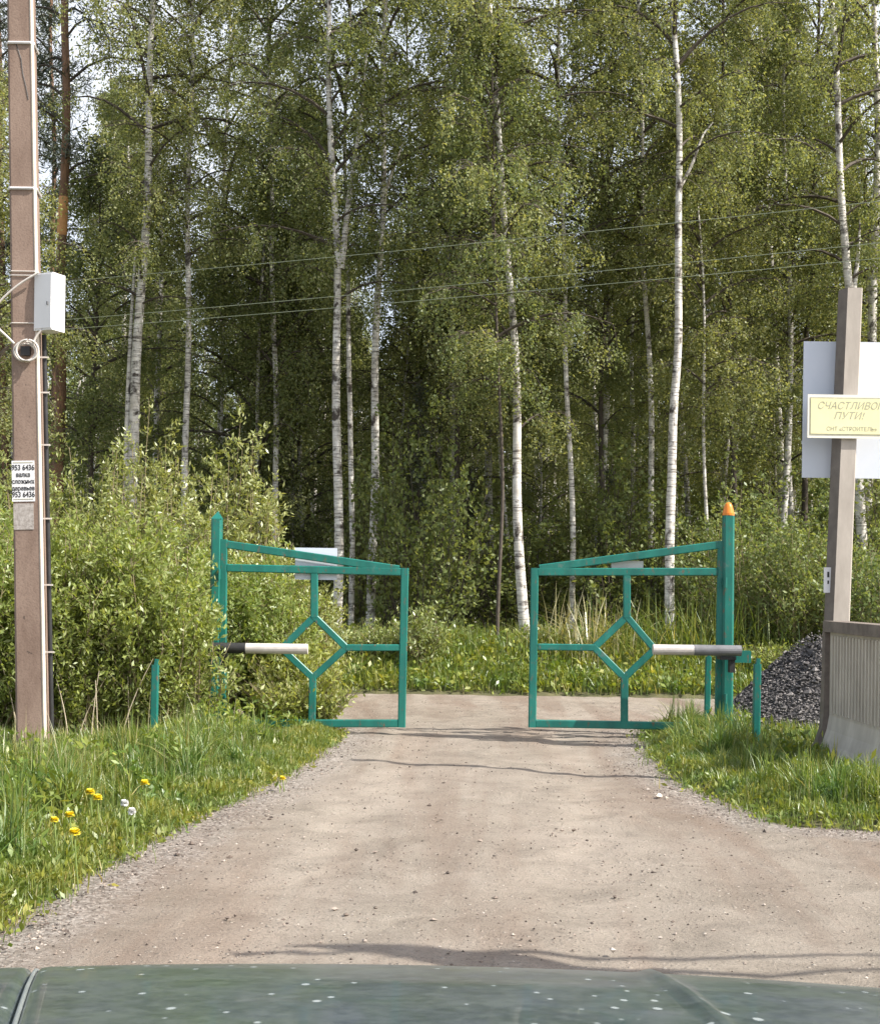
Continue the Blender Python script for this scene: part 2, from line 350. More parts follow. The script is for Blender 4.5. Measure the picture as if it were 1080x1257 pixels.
# ------------------------------------------------------------------ road outline and ground
gl = [G(0, 1128), G(110, 1065), G(210, 1012), G(330, 955), G(372, 930), G(412, 905)]
gr = [G(1080, 1018), G(960, 1008), G(905, 985), G(850, 962), G(808, 925), G(798, 898)]
left = [(-2.25, -12), (-2.2, 2)] + [(p[0], p[1]) for p in gl] + [(-1.15, 14.6), (-1.6, 15.3), (-3, 15.8), (-60, 16.5)]
right = [(60, 16.6), (6, 16.4), (3.6, 16.2), (2.65, 15.6), (2.35, 14.9)] + [(p[0], p[1]) for p in gr[::-1]] + [(4.2, 8.2), (9, 7.2), (9, -12)]
back = [(-60, 20.2), (-3, 19.6), (3, 19.45), (60, 20.3)]
ROAD = np.array(left + back + right)
def sdf(X, Y):
    X = np.asarray(X, float); Y = np.asarray(Y, float); d = np.full(X.shape, 1e9); ins = np.zeros(X.shape, bool)
    n = len(ROAD)
    for i in range(n):
        a = ROAD[i]; b = ROAD[(i + 1) % n]; e = b - a
        t = np.clip(((X - a[0]) * e[0] + (Y - a[1]) * e[1]) / (e @ e), 0, 1)
        d = np.minimum(d, np.hypot(X - a[0] - t * e[0], Y - a[1] - t * e[1]))
        c = ((a[1] > Y) != (b[1] > Y)) & (X < (b[0] - a[0]) * (Y - a[1]) / (b[1] - a[1] + 1e-12) + a[0]); ins ^= c
    return np.where(ins, -d, d)
def wob(X, Y, f=1.0, seed=0):
    r = np.random.default_rng(seed); o = 0
    for i in range(7):
        a = r.uniform(0, 6.28); k = f * r.uniform(.6, 2.6); o = o + np.sin((X * np.cos(a) + Y * np.sin(a)) * k + r.uniform(0, 6.28)) / 7
    return o
def smooth(a, b, x):
    t = np.clip((x - a) / (b - a), 0, 1); return t * t * (3 - 2 * t)
def ground_z(X, Y):
    s = sdf(X, Y) + .10 * wob(X, Y, 3.5, 1) + .05 * wob(X, Y, 11, 2)
    z = -.06 + .10 * smooth(-.12, .16, s) + .03 * smooth(.2, 1.5, s) * (1 + wob(X, Y, 1.6, 3))
    z = z + .28 * smooth(19.9, 21.0, Y) - .12 * smooth(21.6, 23.5, Y) + .02 * wob(X, Y, .9, 4) * smooth(.3, 2, s)
    return z
def road_z(X, Y):
    s = sdf(X, Y)
    return .014 * wob(X, Y, 1.3, 5) + .012 * wob(X, Y, 5, 6) + .010 * wob(X, Y, 14, 8) + .006 * wob(X, Y, 27, 18) - .06 * smooth(-.15, .45, s) - .01
def grid(xs, ys, zf):
    X, Y = np.meshgrid(xs, ys); Z = zf(X, Y); V = np.stack([X, Y, Z], -1).reshape(-1, 3)
    nx, ny = len(xs), len(ys); i = np.arange(ny - 1)[:, None] * nx + np.arange(nx - 1)[None]
    return V, np.stack([i, i + 1, i + nx + 1, i + nx], -1).reshape(-1, 4)
def spaced(a, b, lo, hi, fine, coarse):
    o = [a]; x = a
    while x < b:
        x += fine if lo <= x < hi else min(coarse, fine + .35 * max(lo - x, x - hi, 0) + 1e-3)
        o.append(x)
    return np.array(o)
def hyb(lo, hi, fine, far):
    core = np.arange(lo, hi, fine); st = fine; L = [lo]; 
    while L[-1] > -far: st *= 1.18; L.append(L[-1] - st)
    st = fine; U = [core[-1]]
    while U[-1] < far: st *= 1.18; U.append(U[-1] + st)
    return np.concatenate([np.array(L[1:])[::-1], core, np.array(U[1:])])
V, Fq = grid(hyb(-6, 6, .10, 500), hyb(3, 23, .10, 500), ground_z)
obj('ground', [(V, Fq, 'soil')], smooth=True, kind='structure')
V, Fq = grid(hyb(-5, 5, .07, 58), hyb(4, 20.5, .07, 14), road_z)
s = sdf(V[:, 0], V[:, 1]); keep = (s[Fq] < .5).all(1); Fq = Fq[keep]
used = np.unique(Fq); mp = np.full(len(V), -1); mp[used] = np.arange(len(used)); V = V[used]; Fq = mp[Fq]; s = s[used]
el_ = np.interp(V[:, 1], [p[1] for p in gl], [p[0] for p in gl]); er_ = np.interp(V[:, 1], [p[1] for p in gr[::-1]][::-1], [p[0] for p in gr[::-1]][::-1]) if gr[0][1] > gr[-1][1] else np.interp(V[:, 1], [p[1] for p in gr], [p[0] for p in gr])
er_ = np.minimum(er_, 2.0 + 0 * er_); mid_ = (el_ + er_) / 2 + .10 * np.sin(V[:, 1] * .7); fade = smooth(15.5, 13.5, V[:, 1])
rut = (np.exp(-((V[:, 0] - mid_ - .72) / .26) ** 2) + np.exp(-((V[:, 0] - mid_ + .72) / .26) ** 2)) * fade
V[:, 2] -= .016 * rut
edge = smooth(-1.0, .05, s) * (1 - .75 * smooth(15.3, 16.3, V[:, 1]))
obj('road', [(V, Fq, 'road')], smooth=True, kind='structure', attr={'edge': edge, 'rut': rut})

def stones(P, size, rg, flat=.6):
    n = len(P); o = np.array([[1, 0, 0], [0, 1, 0], [-1, 0, 0], [0, -1, 0], [0, 0, 1], [0, 0, -1.]])
    jit = rg.uniform(.55, 1.15, (n, 6, 1)); V = o[None] * jit + rg.normal(0, .16, (n, 6, 3)); V[:, :, 2] *= flat
    a = rg.uniform(0, 6.28, n); c, s_ = np.cos(a)[:, None], np.sin(a)[:, None]
    x = V[:, :, 0] * c - V[:, :, 1] * s_; y = V[:, :, 0] * s_ + V[:, :, 1] * c
    V = np.stack([x, y, V[:, :, 2]], -1) * size[:, None, None] + P[:, None]
    f = np.array([[0, 1, 4], [1, 2, 4], [2, 3, 4], [3, 0, 4], [1, 0, 5], [2, 1, 5], [3, 2, 5], [0, 3, 5]])
    return V.reshape(-1, 3), (f[None] + (np.arange(n) * 6)[:, None, None]).reshape(-1, 3)
n = 150000
X = rng.uniform(-3.2, 4.2, n); Y = 4.4 + 14 * rng.random(n) ** 1.6; s = sdf(X, Y)
pr = np.where(s < .15, .14 + .86 * smooth(-.75, -.05, s), 0) * (rng.random(n) < .9) * np.where(wob(X, Y, 3, 9) > -.1, 1, .35)
k = rng.random(n) < pr; X, Y, s = X[k], Y[k], s[k]
sz = .0032 + .008 * rng.random(len(X)) ** 4 + .013 * (rng.random(len(X)) < .008) + .004 * rng.random(len(X)) * smooth(-.6, -.1, s)
obj('gravel', [(*stones(np.c_[X, Y, road_z(X, Y) + sz * .15], sz, rng), 'stone')], kind='stuff', label='loose stones strewn on the dirt road and its grey shoulders')
for px, py, r_ in ((808, 979, .035), (818, 980, .022), (752, 1168, .018)):
    p = G(px, py); V, T = stones(np.array([[0, 0, r_ * .3]]), np.array([r_]), rng)
    obj('stone', [(V, T, 'pale_stone_lit_edge')], loc=(p[0], p[1], 0), cat='stone', group='pale stones lying loose on the road',
        label={808: 'larger pale stone on the road near the right grass verge', 818: 'small pale stone touching the larger one by the right verge', 752: 'pale stone on the road beside the dark cast shadow near the car'}[px])

# ------------------------------------------------------------------ grass
def blades(P, h, w, rg, lean=.5):
    n = len(P); a = rg.uniform(0, 6.28, n); ld = np.stack([np.cos(a), np.sin(a), 0 * a], 1); b = a + rg.uniform(.6, 2.5, n)
    sd_ = np.stack([np.cos(b), np.sin(b), 0 * b], 1); le = (lean * rg.random(n) ** 1.3)[:, None]; h = h[:, None]; w = w[:, None]
    rows = []
    for t, ww in ((0, .8), (.35, 1.), (.72, .7), (1., .06)):
        c = P + ld * le * h * t * t + np.array([0, 0, 1.]) * h * t * (1 - .35 * le * t)
        rows += [c - sd_ * w * ww / 2, c + sd_ * w * ww / 2]
    V = np.stack(rows, 1); f = np.array([[0, 1, 3, 2], [2, 3, 5, 4], [4, 5, 7, 6]])
    return V.reshape(-1, 3), (f[None] + (np.arange(n) * 8)[:, None, None]).reshape(-1, 4)
def scatter(n, x0, x1, y0, y1, cond):
    X = rng.uniform(x0, x1, n); Y = rng.uniform(y0, y1, n); k = cond(X, Y, sdf(X, Y)); X, Y = X[k], Y[k]
    return X, Y, sdf(X, Y), ground_z(X, Y)
# left verge
X, Y, s, z = scatter(190000, -6.5, -.9, 5.2, 15.2, lambda X, Y, s: (s > rng.normal(.04, .06, len(s))) & (X < -.35 * (Y) * .32 + 3) & (X > -.34 * Y - .6) & (rng.random(len(X)) < .25 + .6 * smooth(-.4, .4, wob(X, Y, 5, 21))))
hh = (.05 + .40 * smooth(0, 1.1, s) * (.75 + .5 * wob(X, Y, 3.3, 22))) * rng.uniform(.45, 1.15, len(X))
hh *= 1 + .25 * smooth(9, 10.5, Y) - .62 * smooth(9.6, 10.6, Y) * smooth(-2.3, -2.9, X) - .25 * smooth(11.5, 13, Y) * (X >= -2.4)
hh *= 1 - .6 * np.exp(-((X + 3.5) / .5) ** 2 - ((Y - 11.5) / .9) ** 2); hh *= 1 - .72 * smooth(12.2, 13.2, Y) * smooth(-2.6, -2.2, X); hh *= 1 - .60 * smooth(10.6, 11.6, Y) * smooth(-2.0, -2.5, X); g1 = blades(np.c_[X, Y, z - .01], hh, rng.uniform(.004, .011, len(X)), rng, .75)
kd = rng.random(len(X)) < .03
g1d = blades(np.c_[X, Y, z][kd], hh[kd] * 1.5, np.full(kd.sum(), .005), rng, .5)
obj('grass', [(*g1, 'grass'), (*g1d, 'dry')], kind='stuff', label='tall sunlit grass on the left verge round the utility pole')
X, Y, s, z = scatter(34000, -6.0, -.9, 5.2, 14, lambda X, Y, s: (s > .03) & (wob(X, Y, 4, 23) > .0) & (X > -.34 * Y - .6) & ((Y < 10.3) | (X > -2.3)))
w1 = leaves(np.c_[X, Y, z + rng.uniform(0, .30, len(X)) * smooth(0, .8, s)], .075, .34, rng, .5)
obj('weeds', [(*w1, 'weed')], kind='stuff', label='broad leaved weeds among the grass of the left verge')
def tufts(n, x0, x1, y0, y1, cond, hmin, hmax):
    X = rng.uniform(x0, x1, n); Y = rng.uniform(y0, y1, n); s = sdf(X, Y); k = cond(X, Y, s); X, Y = X[k], Y[k]; n = len(X); m = 55
    cx = np.repeat(X, m) + rng.normal(0, .035, n * m); cy = np.repeat(Y, m) + rng.normal(0, .035, n * m); h = np.repeat(rng.uniform(hmin, hmax, n), m) * rng.uniform(.4, 1.1, n * m)
    return blades(np.c_[cx, cy, ground_z(cx, cy)], h, rng.uniform(.005, .011, n * m), rng, 1.25)
tf = tufts(420, -5.5, -1.1, 5.4, 14.2, lambda X, Y, s: (s > .25) & (X > -.34 * Y - .4) & (Y < 12.4) & ~((X < -2.5) & (Y > 10.2)), .24, .46)
obj('grass_tufts', [(*tf, 'grass')], kind='stuff', label='arching tufts of longer grass in the left verge')
tf = tufts(130, 1.9, 4.2, 8.6, 15.2, lambda X, Y, s: (s > .15) & ((X < 3.1) | (Y < 10)), .2, .42)
obj('grass_tufts', [(*tf, 'grass')], kind='stuff', label='arching tufts of longer grass in the right verge')
X, Y, s, z = scatter(120000, -2.7, -.9, 5.2, 14.2, lambda X, Y, s: (s > rng.normal(-.04, .07, len(s))) & (s < .40))
k = rng.random(len(X)) < .35
z = np.maximum(z, -.02)
e1 = leaves(np.c_[X, Y, z + rng.uniform(-.005, .045, len(X))][k], .052, .40, rng, .25)
e2 = blades(np.c_[X, Y, z][~k], rng.uniform(.03, .13, (~k).sum()), rng.uniform(.003, .007, (~k).sum()), rng, 1.2)
obj('verge_edge', [(*e1, 'weed'), (*e2, 'grass')], kind='stuff', label='low creeping plants along the ragged left edge of the road')
X, Y, s, z = scatter(90000, 1.5, 4.4, 8.0, 15.5, lambda X, Y, s: (s > rng.normal(-.05, .08, len(s))) & (s < .40))
k = rng.random(len(X)) < .35; z = np.maximum(z, -.02)
e1 = leaves(np.c_[X, Y, z + rng.uniform(-.005, .045, len(X))][k], .052, .40, rng, .25)
e2 = blades(np.c_[X, Y, z][~k], rng.uniform(.03, .13, (~k).sum()), rng.uniform(.003, .007, (~k).sum()), rng, 1.2)
obj('verge_edge', [(*e1, 'weed'), (*e2, 'grass')], kind='stuff', label='low creeping plants along the ragged right edge of the road')
# right verge
X, Y, s, z = scatter(90000, 1.5, 5.2, 8.0, 16.6, lambda X, Y, s: (s > rng.normal(.03, .06, len(s))) & ((X < 3.25) | (Y < 10.0) | (Y > 12.2)) & ~((X > 3.15) & (Y > 14.2) & (Y < 16.2)) & (rng.random(len(X)) < .3 + .7 * smooth(-.4, .3, wob(X, Y, 5, 31))))
hh = (.05 + .33 * smooth(0, .9, s) * (.75 + .5 * wob(X, Y, 3.3, 32))) * rng.uniform(.45, 1.2, len(X))
hh *= 1 - .55 * smooth(2.6, 2.9, X) * smooth(9.9, 10.6, Y); g2 = blades(np.c_[X, Y, z - .01], hh, rng.uniform(.004, .010, len(X)), rng, .7)
obj('grass', [(*g2, 'grass')], kind='stuff', label='grass clump round the right gate post and before the concrete barrier')
X, Y, s, z = scatter(5000, 1.5, 4.5, 8.0, 16, lambda X, Y, s: (s > .05) & ((X < 3.2) | (Y < 10)) & (wob(X, Y, 4, 33) > .0))
w2 = leaves(np.c_[X, Y, z + rng.uniform(0, .22, len(X)) * smooth(0, .8, s)], .085, .35, rng, .6)
obj('weeds', [(*w2, 'weed')], kind='stuff', label='broad leaved weeds before the concrete barrier')
# back verge: low thick ground elder and grass
X, Y, s, z = scatter(110000, -9, 9, 19.3, 24.5, lambda X, Y, s: (s > .02 + .08 * rng.random(len(s))) & (rng.random(len(X)) < 1.25 - .28 * (Y - 19.3)))
hh = (.16 + .16 * smooth(0, .4, s) + .10 * wob(X, Y, 3, 42) + .22 * smooth(20.6, 21.6, Y)) * rng.uniform(.5, 1.1, len(X))
k = rng.random(len(X)) < .45
gA = leaves(np.c_[X, Y, z + hh * rng.uniform(.2, 1, len(X))][~k], .10, .5, rng, .3)
gB = blades(np.c_[X, Y, z][k], hh[k] * 1.25, rng.uniform(.008, .016, k.sum()), rng, .7)
obj('undergrowth', [(*gA, 'weed'), (*gB, 'grass')], kind='stuff', label='low green ground cover along the far edge of the crossing road')
# tall pale wispy grass in front of the wood, right of centre
X = np.concatenate([rng.normal(2.35, .35, 350), rng.normal(3.6, .55, 450), rng.normal(4.9, .5, 150)]); Y = rng.normal(21.2, .35, len(X)); z = ground_z(X, Y)
gC = blades(np.c_[X, Y, z], rng.uniform(.4, 1.35, len(X)), rng.uniform(.010, .022, len(X)), rng, 1.1)
obj('tall_grass', [(gC[0], gC[1][:len(gC[1]) // 12 * 3], 'dry'), (gC[0], gC[1][len(gC[1]) // 12 * 3:], 'grass')], kind='stuff', label='tall wispy arching grass at the wood edge behind the right gate leaf')

# ------------------------------------------------------------------ trees
def path_at(path, z):
    return np.stack([np.interp(z, path[:, 2], path[:, 0]), np.interp(z, path[:, 2], path[:, 1]), z], -1)
def crown(path, H, h0, Rc, rg, nb=42, per=11, lpt=70, leaf=.054, leafm='birch_leaf', aspect=.62, droop=.45):
    t = h0 + (H - h0) * (np.arange(nb) + rg.random(nb)) / nb
    u = (t - h0) / (H - h0)
    L = Rc * (.45 + .75 * np.sin(np.pi * np.clip(u * .85 + .12, 0, 1))) * (1 - u ** 3 * .75) * rg.uniform(.55, 1.2, nb)
    az = np.arange(nb) * 2.4 + rg.uniform(-.6, .6, nb); el = rg.uniform(.35, 1.0, nb) * (1 + .35 * u)
    S = np.linspace(0, 1, 7)[None]; st = path_at(path, t)
    hr = L[:, None] * S * np.cos(el)[:, None] * (1 + .25 * S); zr = L[:, None] * (S * np.sin(el)[:, None] - droop * S ** 2.5)
    bend = rg.uniform(-.5, .5, nb)[:, None] * S
    P = np.stack([st[:, 0, None] + hr * np.cos(az[:, None] + bend), st[:, 1, None] + hr * np.sin(az[:, None] + bend), st[:, 2, None] + zr], -1)
    rad = (.010 + .012 * L)[:, None] * (1.0 - .85 * S)
    tb = tubes(P, rad, 4)
    # side twigs
    n = nb * per; bi = np.repeat(np.arange(nb), per); sp = np.tile(np.linspace(.22, 1, per), nb) + rg.uniform(-.06, .06, n); sp = np.clip(sp, .12, .999)
    idx = sp * 6; i0 = np.floor(idx).astype(int); fr = (idx - i0)[:, None]; base = P[bi, i0] * (1 - fr) + P[bi, np.minimum(i0 + 1, 6)] * fr
    a2 = az[bi] + rg.choice([-1, 1], n) * rg.uniform(.2, 1.5, n); l2 = rg.uniform(.35, .95, n) * (.55 + .28 * L[bi]) * (1.15 - .5 * sp)
    e2 = rg.uniform(-.1, .8, n); S4 = np.linspace(0, 1, 5)[None]
    h2 = l2[:, None] * S4 * np.cos(e2)[:, None]; z2 = l2[:, None] * (S4 * np.sin(e2)[:, None] - (droop + .5) * S4 ** 2)
    Q = np.stack([base[:, 0, None] + h2 * np.cos(a2)[:, None], base[:, 1, None] + h2 * np.sin(a2)[:, None], base[:, 2, None] + z2], -1)
    tw = tubes(Q, np.broadcast_to(np.linspace(.007, .002, 5), (n, 5)), 3)
    # leaves: strings hanging from the twigs
    dens = np.clip(rg.gamma(2.2, .5, n), .1, 2.6); cnt = rg.poisson(lpt * dens * (.5 + .9 * l2)); li = np.repeat(np.arange(n), cnt); m = len(li)
    NTH = 5; th = rg.integers(0, NTH, m); tpos = rg.random((n, NTH)) ** .8 * 3.999; tlen = rg.uniform(.12, .75, (n, NTH)); toff = rg.normal(0, .05, (n, NTH, 2)); tsw = rg.normal(0, .12, (n, NTH, 2))
    ss = tpos[li, th]; j0 = np.minimum(ss.astype(int), 3); f2 = (ss - j0)[:, None]; dr = rg.random(m) ** 1.1
    p = Q[li, j0] * (1 - f2) + Q[li, j0 + 1] * f2
    p[:, :2] += toff[li, th] + tsw[li, th] * dr[:, None]; p = p + rg.normal(0, .042, (m, 3)); p[:, 2] -= dr * tlen[li, th]
    lv = leaves(p, leaf, aspect, rg, -.5)
    return [(*tb, 'bark_dark'), (*tw, 'bark_dark'), (*lv, leafm)]

def bez(pts, n=28):
    pts = np.array(pts, float); t = np.linspace(0, 1, len(pts)); tt = np.linspace(0, 1, n)
    o = np.stack([np.interp(tt, t, pts[:, i]) for i in range(3)], -1)
    for _ in range(3): o[1:-1] = (o[:-2] + 2 * o[1:-1] + o[2:]) / 4
    return o
def trunk_path(pix, d, H, rg):
    pts = [W(x, y, d) for x, y in pix]           # listed from the base up
    p0, p1 = pts[0], pts[1]; k = (p0[2]) / (p1[2] - p0[2] + 1e-9)
    base = p0 - (p1 - p0) * k; base[0] = p0[0] - np.clip(base[0] - p0[0], -.3, .3) * -1; base[2] = 0
    top = pts[-1].copy(); lean = (pts[-1][0] - pts[0][0]) / max(1, pts[-1][2] - pts[0][2])
    out = [base] + pts
    if top[2] < H - .5: out.append(np.array([top[0] + lean * (H - top[2]) * .5 + rg.uniform(-.2, .2), d + rg.uniform(-.2, .2), H]))
    out = np.array(out); zz = np.linspace(0, H, 40)
    o = np.stack([np.interp(zz, out[:, 2], out[:, i]) for i in range(3)], -1)
    o[:, 0] += .03 * np.sin(zz * 1.3 + rg.uniform(0, 6)); o[:, 1] += .03 * np.sin(zz * 1.1 + rg.uniform(0, 6))
    for _ in range(2): o[1:-1] = (o[:-2] + 2 * o[1:-1] + o[2:]) / 4
    return o
GB = 'birch trees at the front of the wood'
def birch(pix, d, wpx, label, H=16.5, h0=5.0, Rc=1.9, group=GB, extra=None, nb=42, lpt=74, bark='birch', seed=None, leafm='birch_leaf', taper=1.0):
    rg = np.random.default_rng(seed if seed is not None else abs(int(pix[0][0] * 7 + d * 3)))
    p = trunk_path(pix, d, H, rg); r0 = .88 * wpx / F * d / 2
    base = p[0].copy(); base[2] = ground_z(base[0], base[1]) - .05
    root = thing('birch_tree', base, label, 'birch tree', group)
    zz = p[:, 2] / H; rad = r0 * (1 - .86 * zz ** (1 / taper)) * (1 + .25 * np.exp(-p[:, 2] * 2.2)) + .006
    q = p - base; q[:, 2] = p[:, 2] - base[2]; q[0, 2] = 0
    parts = [(*tubes(q, rad, 10), bark)]
    if extra:
        for ex in extra:
            e = bez([W(x, y, d + .05) for x, y in ex[0]], 20) - base; e[:, 2] += 0
            parts.append((*tubes(e, np.linspace(ex[1], .25 * ex[1], 20) / F * d / 2, 8), bark))
    obj('trunk', parts, root, smooth=True)
    obj('crown', crown(q, H - .1, h0, Rc, rg, nb=nb, lpt=lpt, leafm=leafm), root)
    return root

birch([(643, 790), (636, 620), (632, 450), (622, 280), (612, 170), (605, 100), (600, 0)], 22.3, 17, 'birch with bare bright white lower trunk standing in the gap between the two gate leaves', h0=3.7, Rc=2.1, taper=1.6, lpt=80)
birch([(612, 800), (615, 600), (612, 400), (604, 250)], 21.9, 5, 'leafy young birch with hidden stem close before the bare white birch', H=10.5, h0=4.2, Rc=1.5, bark='bark_dark', nb=34, lpt=80)
birch([(414, 760), (415, 500), (412, 300), (405, 100), (402, 0)], 23.2, 14, 'birch with forked trunk rising behind the white sign back of the left gate leaf', extra=[([(419, 330), (424, 280), (432, 215), (445, 130), (450, 60)], 9)], h0=6)
birch([(457, 740), (460, 500), (465, 350), (469, 260), (470, 180), (474, 0)], 24.0, 13, 'birch with dark ringed trunk and one slanting side limb right of the forked birch', extra=[([(470, 245), (480, 215), (495, 175)], 6)], h0=6.5)
birch([(822, 740), (825, 560), (822, 500), (832, 440), (834, 320), (833, 200), (829, 60), (824, 0)], 22.4, 14, 'birch with the brightest long white crooked trunk behind the right gate leaf', extra=[([(832, 235), (850, 200), (862, 165), (875, 150)], 5)], h0=7.6, nb=34)
birch([(801, 760), (800, 560), (795, 440), (790, 300), (785, 100)], 25, 9, 'thin birch close left of the bright crooked white birch', h0=6.5)
birch([(228, 620), (229, 540), (232, 250), (234, 170), (236, 0)], 24.5, 10, 'slender straight white birch rising out of the left shrubs', h0=7, Rc=1.5)
birch([(163, 560), (168, 480), (175, 330), (183, 180), (187, 60), (188, 0)], 24, 17, 'thick leaning birch with patchy bark above the left shrubs', extra=[([(150, 800), (157, 500), (161, 400), (167, 300)], 9)], h0=6)
birch([(1060, 765), (1056, 600), (1042, 360), (1030, 200), (1024, 80), (1020, 0)], 23.5, 16, 'thick birch behind the white and yellow signs with its crown over the right sign pole', extra=[([(1047, 360), (1053, 310), (1055, 270)], 7)], h0=6.5)
birch([(1068, 765), (1064, 600), (1066, 500), (1075, 300)], 25, 17, 'grey shaded birch at the right photo edge under the signs', h0=6)
birch([(432, 760), (430, 600), (432, 500), (426, 360), (424, 200)], 24.6, 8, 'thin birch just right of the forked trunk birch', h0=7)
birch([(702, 760), (700, 540), (693, 400), (690, 290), (686, 100)], 24.6, 8, 'thin birch behind the free end of the right gate leaf', h0=6)
birch([(869, 760), (867, 640), (865, 540), (860, 300)], 24, 5, 'very thin pale birch just left of the orange topped gate post', h0=4.2, Rc=1.3, H=11)
birch([(957, 590), (954, 440), (945, 330), (940, 200)], 29, 11, 'grey birch just left of the white sign board', h0=6.5)
birch([(924, 570), (921, 450), (920, 350), (918, 200)], 33, 8, 'thin birch left of the grey birch by the sign board', h0=7)
birch([(974, 590), (972, 450), (968, 330), (965, 200)], 31, 8, 'thin birch touching the left side of the white sign board', h0=7)
birch([(905, 570), (903, 460), (902, 360), (900, 200)], 36, 7, 'slim birch further left of the sign board in the dim wood', h0=7)
birch([(618, 600), (612, 520), (603, 430), (596, 380), (590, 250)], 27, 5, 'very thin leaning birch left of the bare white birch', h0=4.5, Rc=1.3, H=11)
birch([(272, 480), (274, 400), (276, 250), (280, 100)], 30, 7, 'thin birch over the peak of the left shrubs', h0=7)
birch([(775, 640), (776, 500), (777, 360), (780, 200)], 31, 7, 'thin dim birch between the two right of centre white birches', h0=7)
birch([(503, 700), (503, 400), (502, 190), (500, 60)], 28, 5, 'dark thin stemmed birch left of the middle of the photo', h0=5.5, bark='bark_dark')
birch([(560, 760), (562, 560), (566, 400), (575, 200)], 25.8, 8, 'leafy birch with hidden trunk in the middle of the photo', h0=3.4, Rc=2.0, bark='bark_dark')
birch([(735, 700), (738, 500), (745, 300), (750, 100)], 26.2, 8, 'leafy birch with dark trunk right of the bare white birch', h0=4.2, Rc=2.0, bark='bark_dark')
birch([(340, 700), (338, 500), (335, 300), (330, 100)], 26.0, 9, 'leafy birch left of the forked birch with its trunk in leaf', h0=4.2, Rc=2.1)
birch([(112, 600), (118, 400), (125, 200), (130, 0)], 25.5, 9, 'leafy birch with dark stem beside the pine', h0=3.2, Rc=1.5, H=9.5, bark='bark_dark')
birch([(900, 640), (896, 400), (890, 200), (888, 60)], 25.5, 8, 'leafy birch above the right shrubs', h0=3.8, Rc=1.9, bark='bark_dark')
birch([(985, 640), (990, 400), (1000, 200), (1004, 0)], 27, 9, 'leafy birch with its crown over the white board', h0=6, Rc=2.0, bark='bark_dark')
birch([(-10, 700), (-14, 400), (-18, 200), (-20, 0)], 22.5, 11, 'birch at the left photo edge behind the utility pole', h0=3.5, Rc=1.6, H=10)

# pines at the left
def pine(pix, d, wpx, label, H, h0, patch=False, nb=26, Rc=1.7):
    rg = np.random.default_rng(abs(int(pix[0][0]))); p = trunk_path(pix, d, H, rg); base = p[0].copy(); base[2] = 0
    root = thing('pine_tree', base, label, 'pine tree', 'pines on the left of the wood'); q = p - base; r0 = wpx / F * d / 2
    obj('trunk', [(*tubes(q, r0 * (1 - .7 * q[:, 2] / H) + .01, 10), 'bark_pine')], root, smooth=True)
    if patch:
        a = W(79, 292, d)[2]; b = W(79, 238, d)[2]; zz = np.linspace(a, b, 10); pp = path_at(q, zz)
        obj('bare_wood', [(*tubes(pp, (r0 * (1 - .7 * zz / H) + .01) * np.r_[.85, np.full(8, 1.12), .85], 10), 'pine_orange')], root, smooth=True, label='orange peeled patch of bark')
    nb_ = nb; t = h0 + (H - h0) * (np.arange(nb_) + rg.random(nb_)) / nb_; L = Rc * rg.uniform(.5, 1.1, nb_); az = rg.uniform(0, 6.28, nb_); S = np.linspace(0, 1, 6)[None]
    st = path_at(q, t); el = rg.uniform(-.1, .6, nb_)[:, None]
    P = np.stack([st[:, 0, None] + L[:, None] * S * np.cos(az)[:, None], st[:, 1, None] + L[:, None] * S * np.sin(az)[:, None], st[:, 2, None] + L[:, None] * (S * np.sin(el) + .12 * np.sin(S * 5))], -1)
    tb = tubes(P, (.03 * (1 - .8 * S)) * np.ones((nb_, 1)), 4)
    m = 260 * nb_; bi = rg.integers(0, nb_, m); ss = (rg.random(m) ** .6) * 4.99; j0 = ss.astype(int); f = (ss - j0)[:, None]
    c = P[bi, j0] * (1 - f) + P[bi, j0 + 1] * f
    cl = rg.normal(0, .16, (m // 6 + 1, 3)).repeat(6, 0)[:m]; c = np.repeat(c[::6], 6, 0)[:m] + cl + rg.normal(0, .05, (m, 3))
    lv = leaves(c, .17, .14, rg, .4)
    obj('crown', [(*tb, 'bark_dark'), (*lv, 'needle')], root)
pine([(73, 540), (75, 400), (78, 250), (82, 100), (81, 0)], 25, 15, 'pine with brown bark and one orange peeled patch right of the utility pole', 16.5, 8.8, True)
pine([(66, 470), (66, 300), (65, 100), (63, 0)], 29, 8, 'thinner dark pine just behind the utility pole edge', 15.5, 8.8, nb=34, Rc=1.1)
pine([(5, 500), (2, 300), (0, 100), (-3, 0)], 31, 10, 'dark pine at the left photo edge beyond the utility pole', 16, 8, nb=34, Rc=1.4)

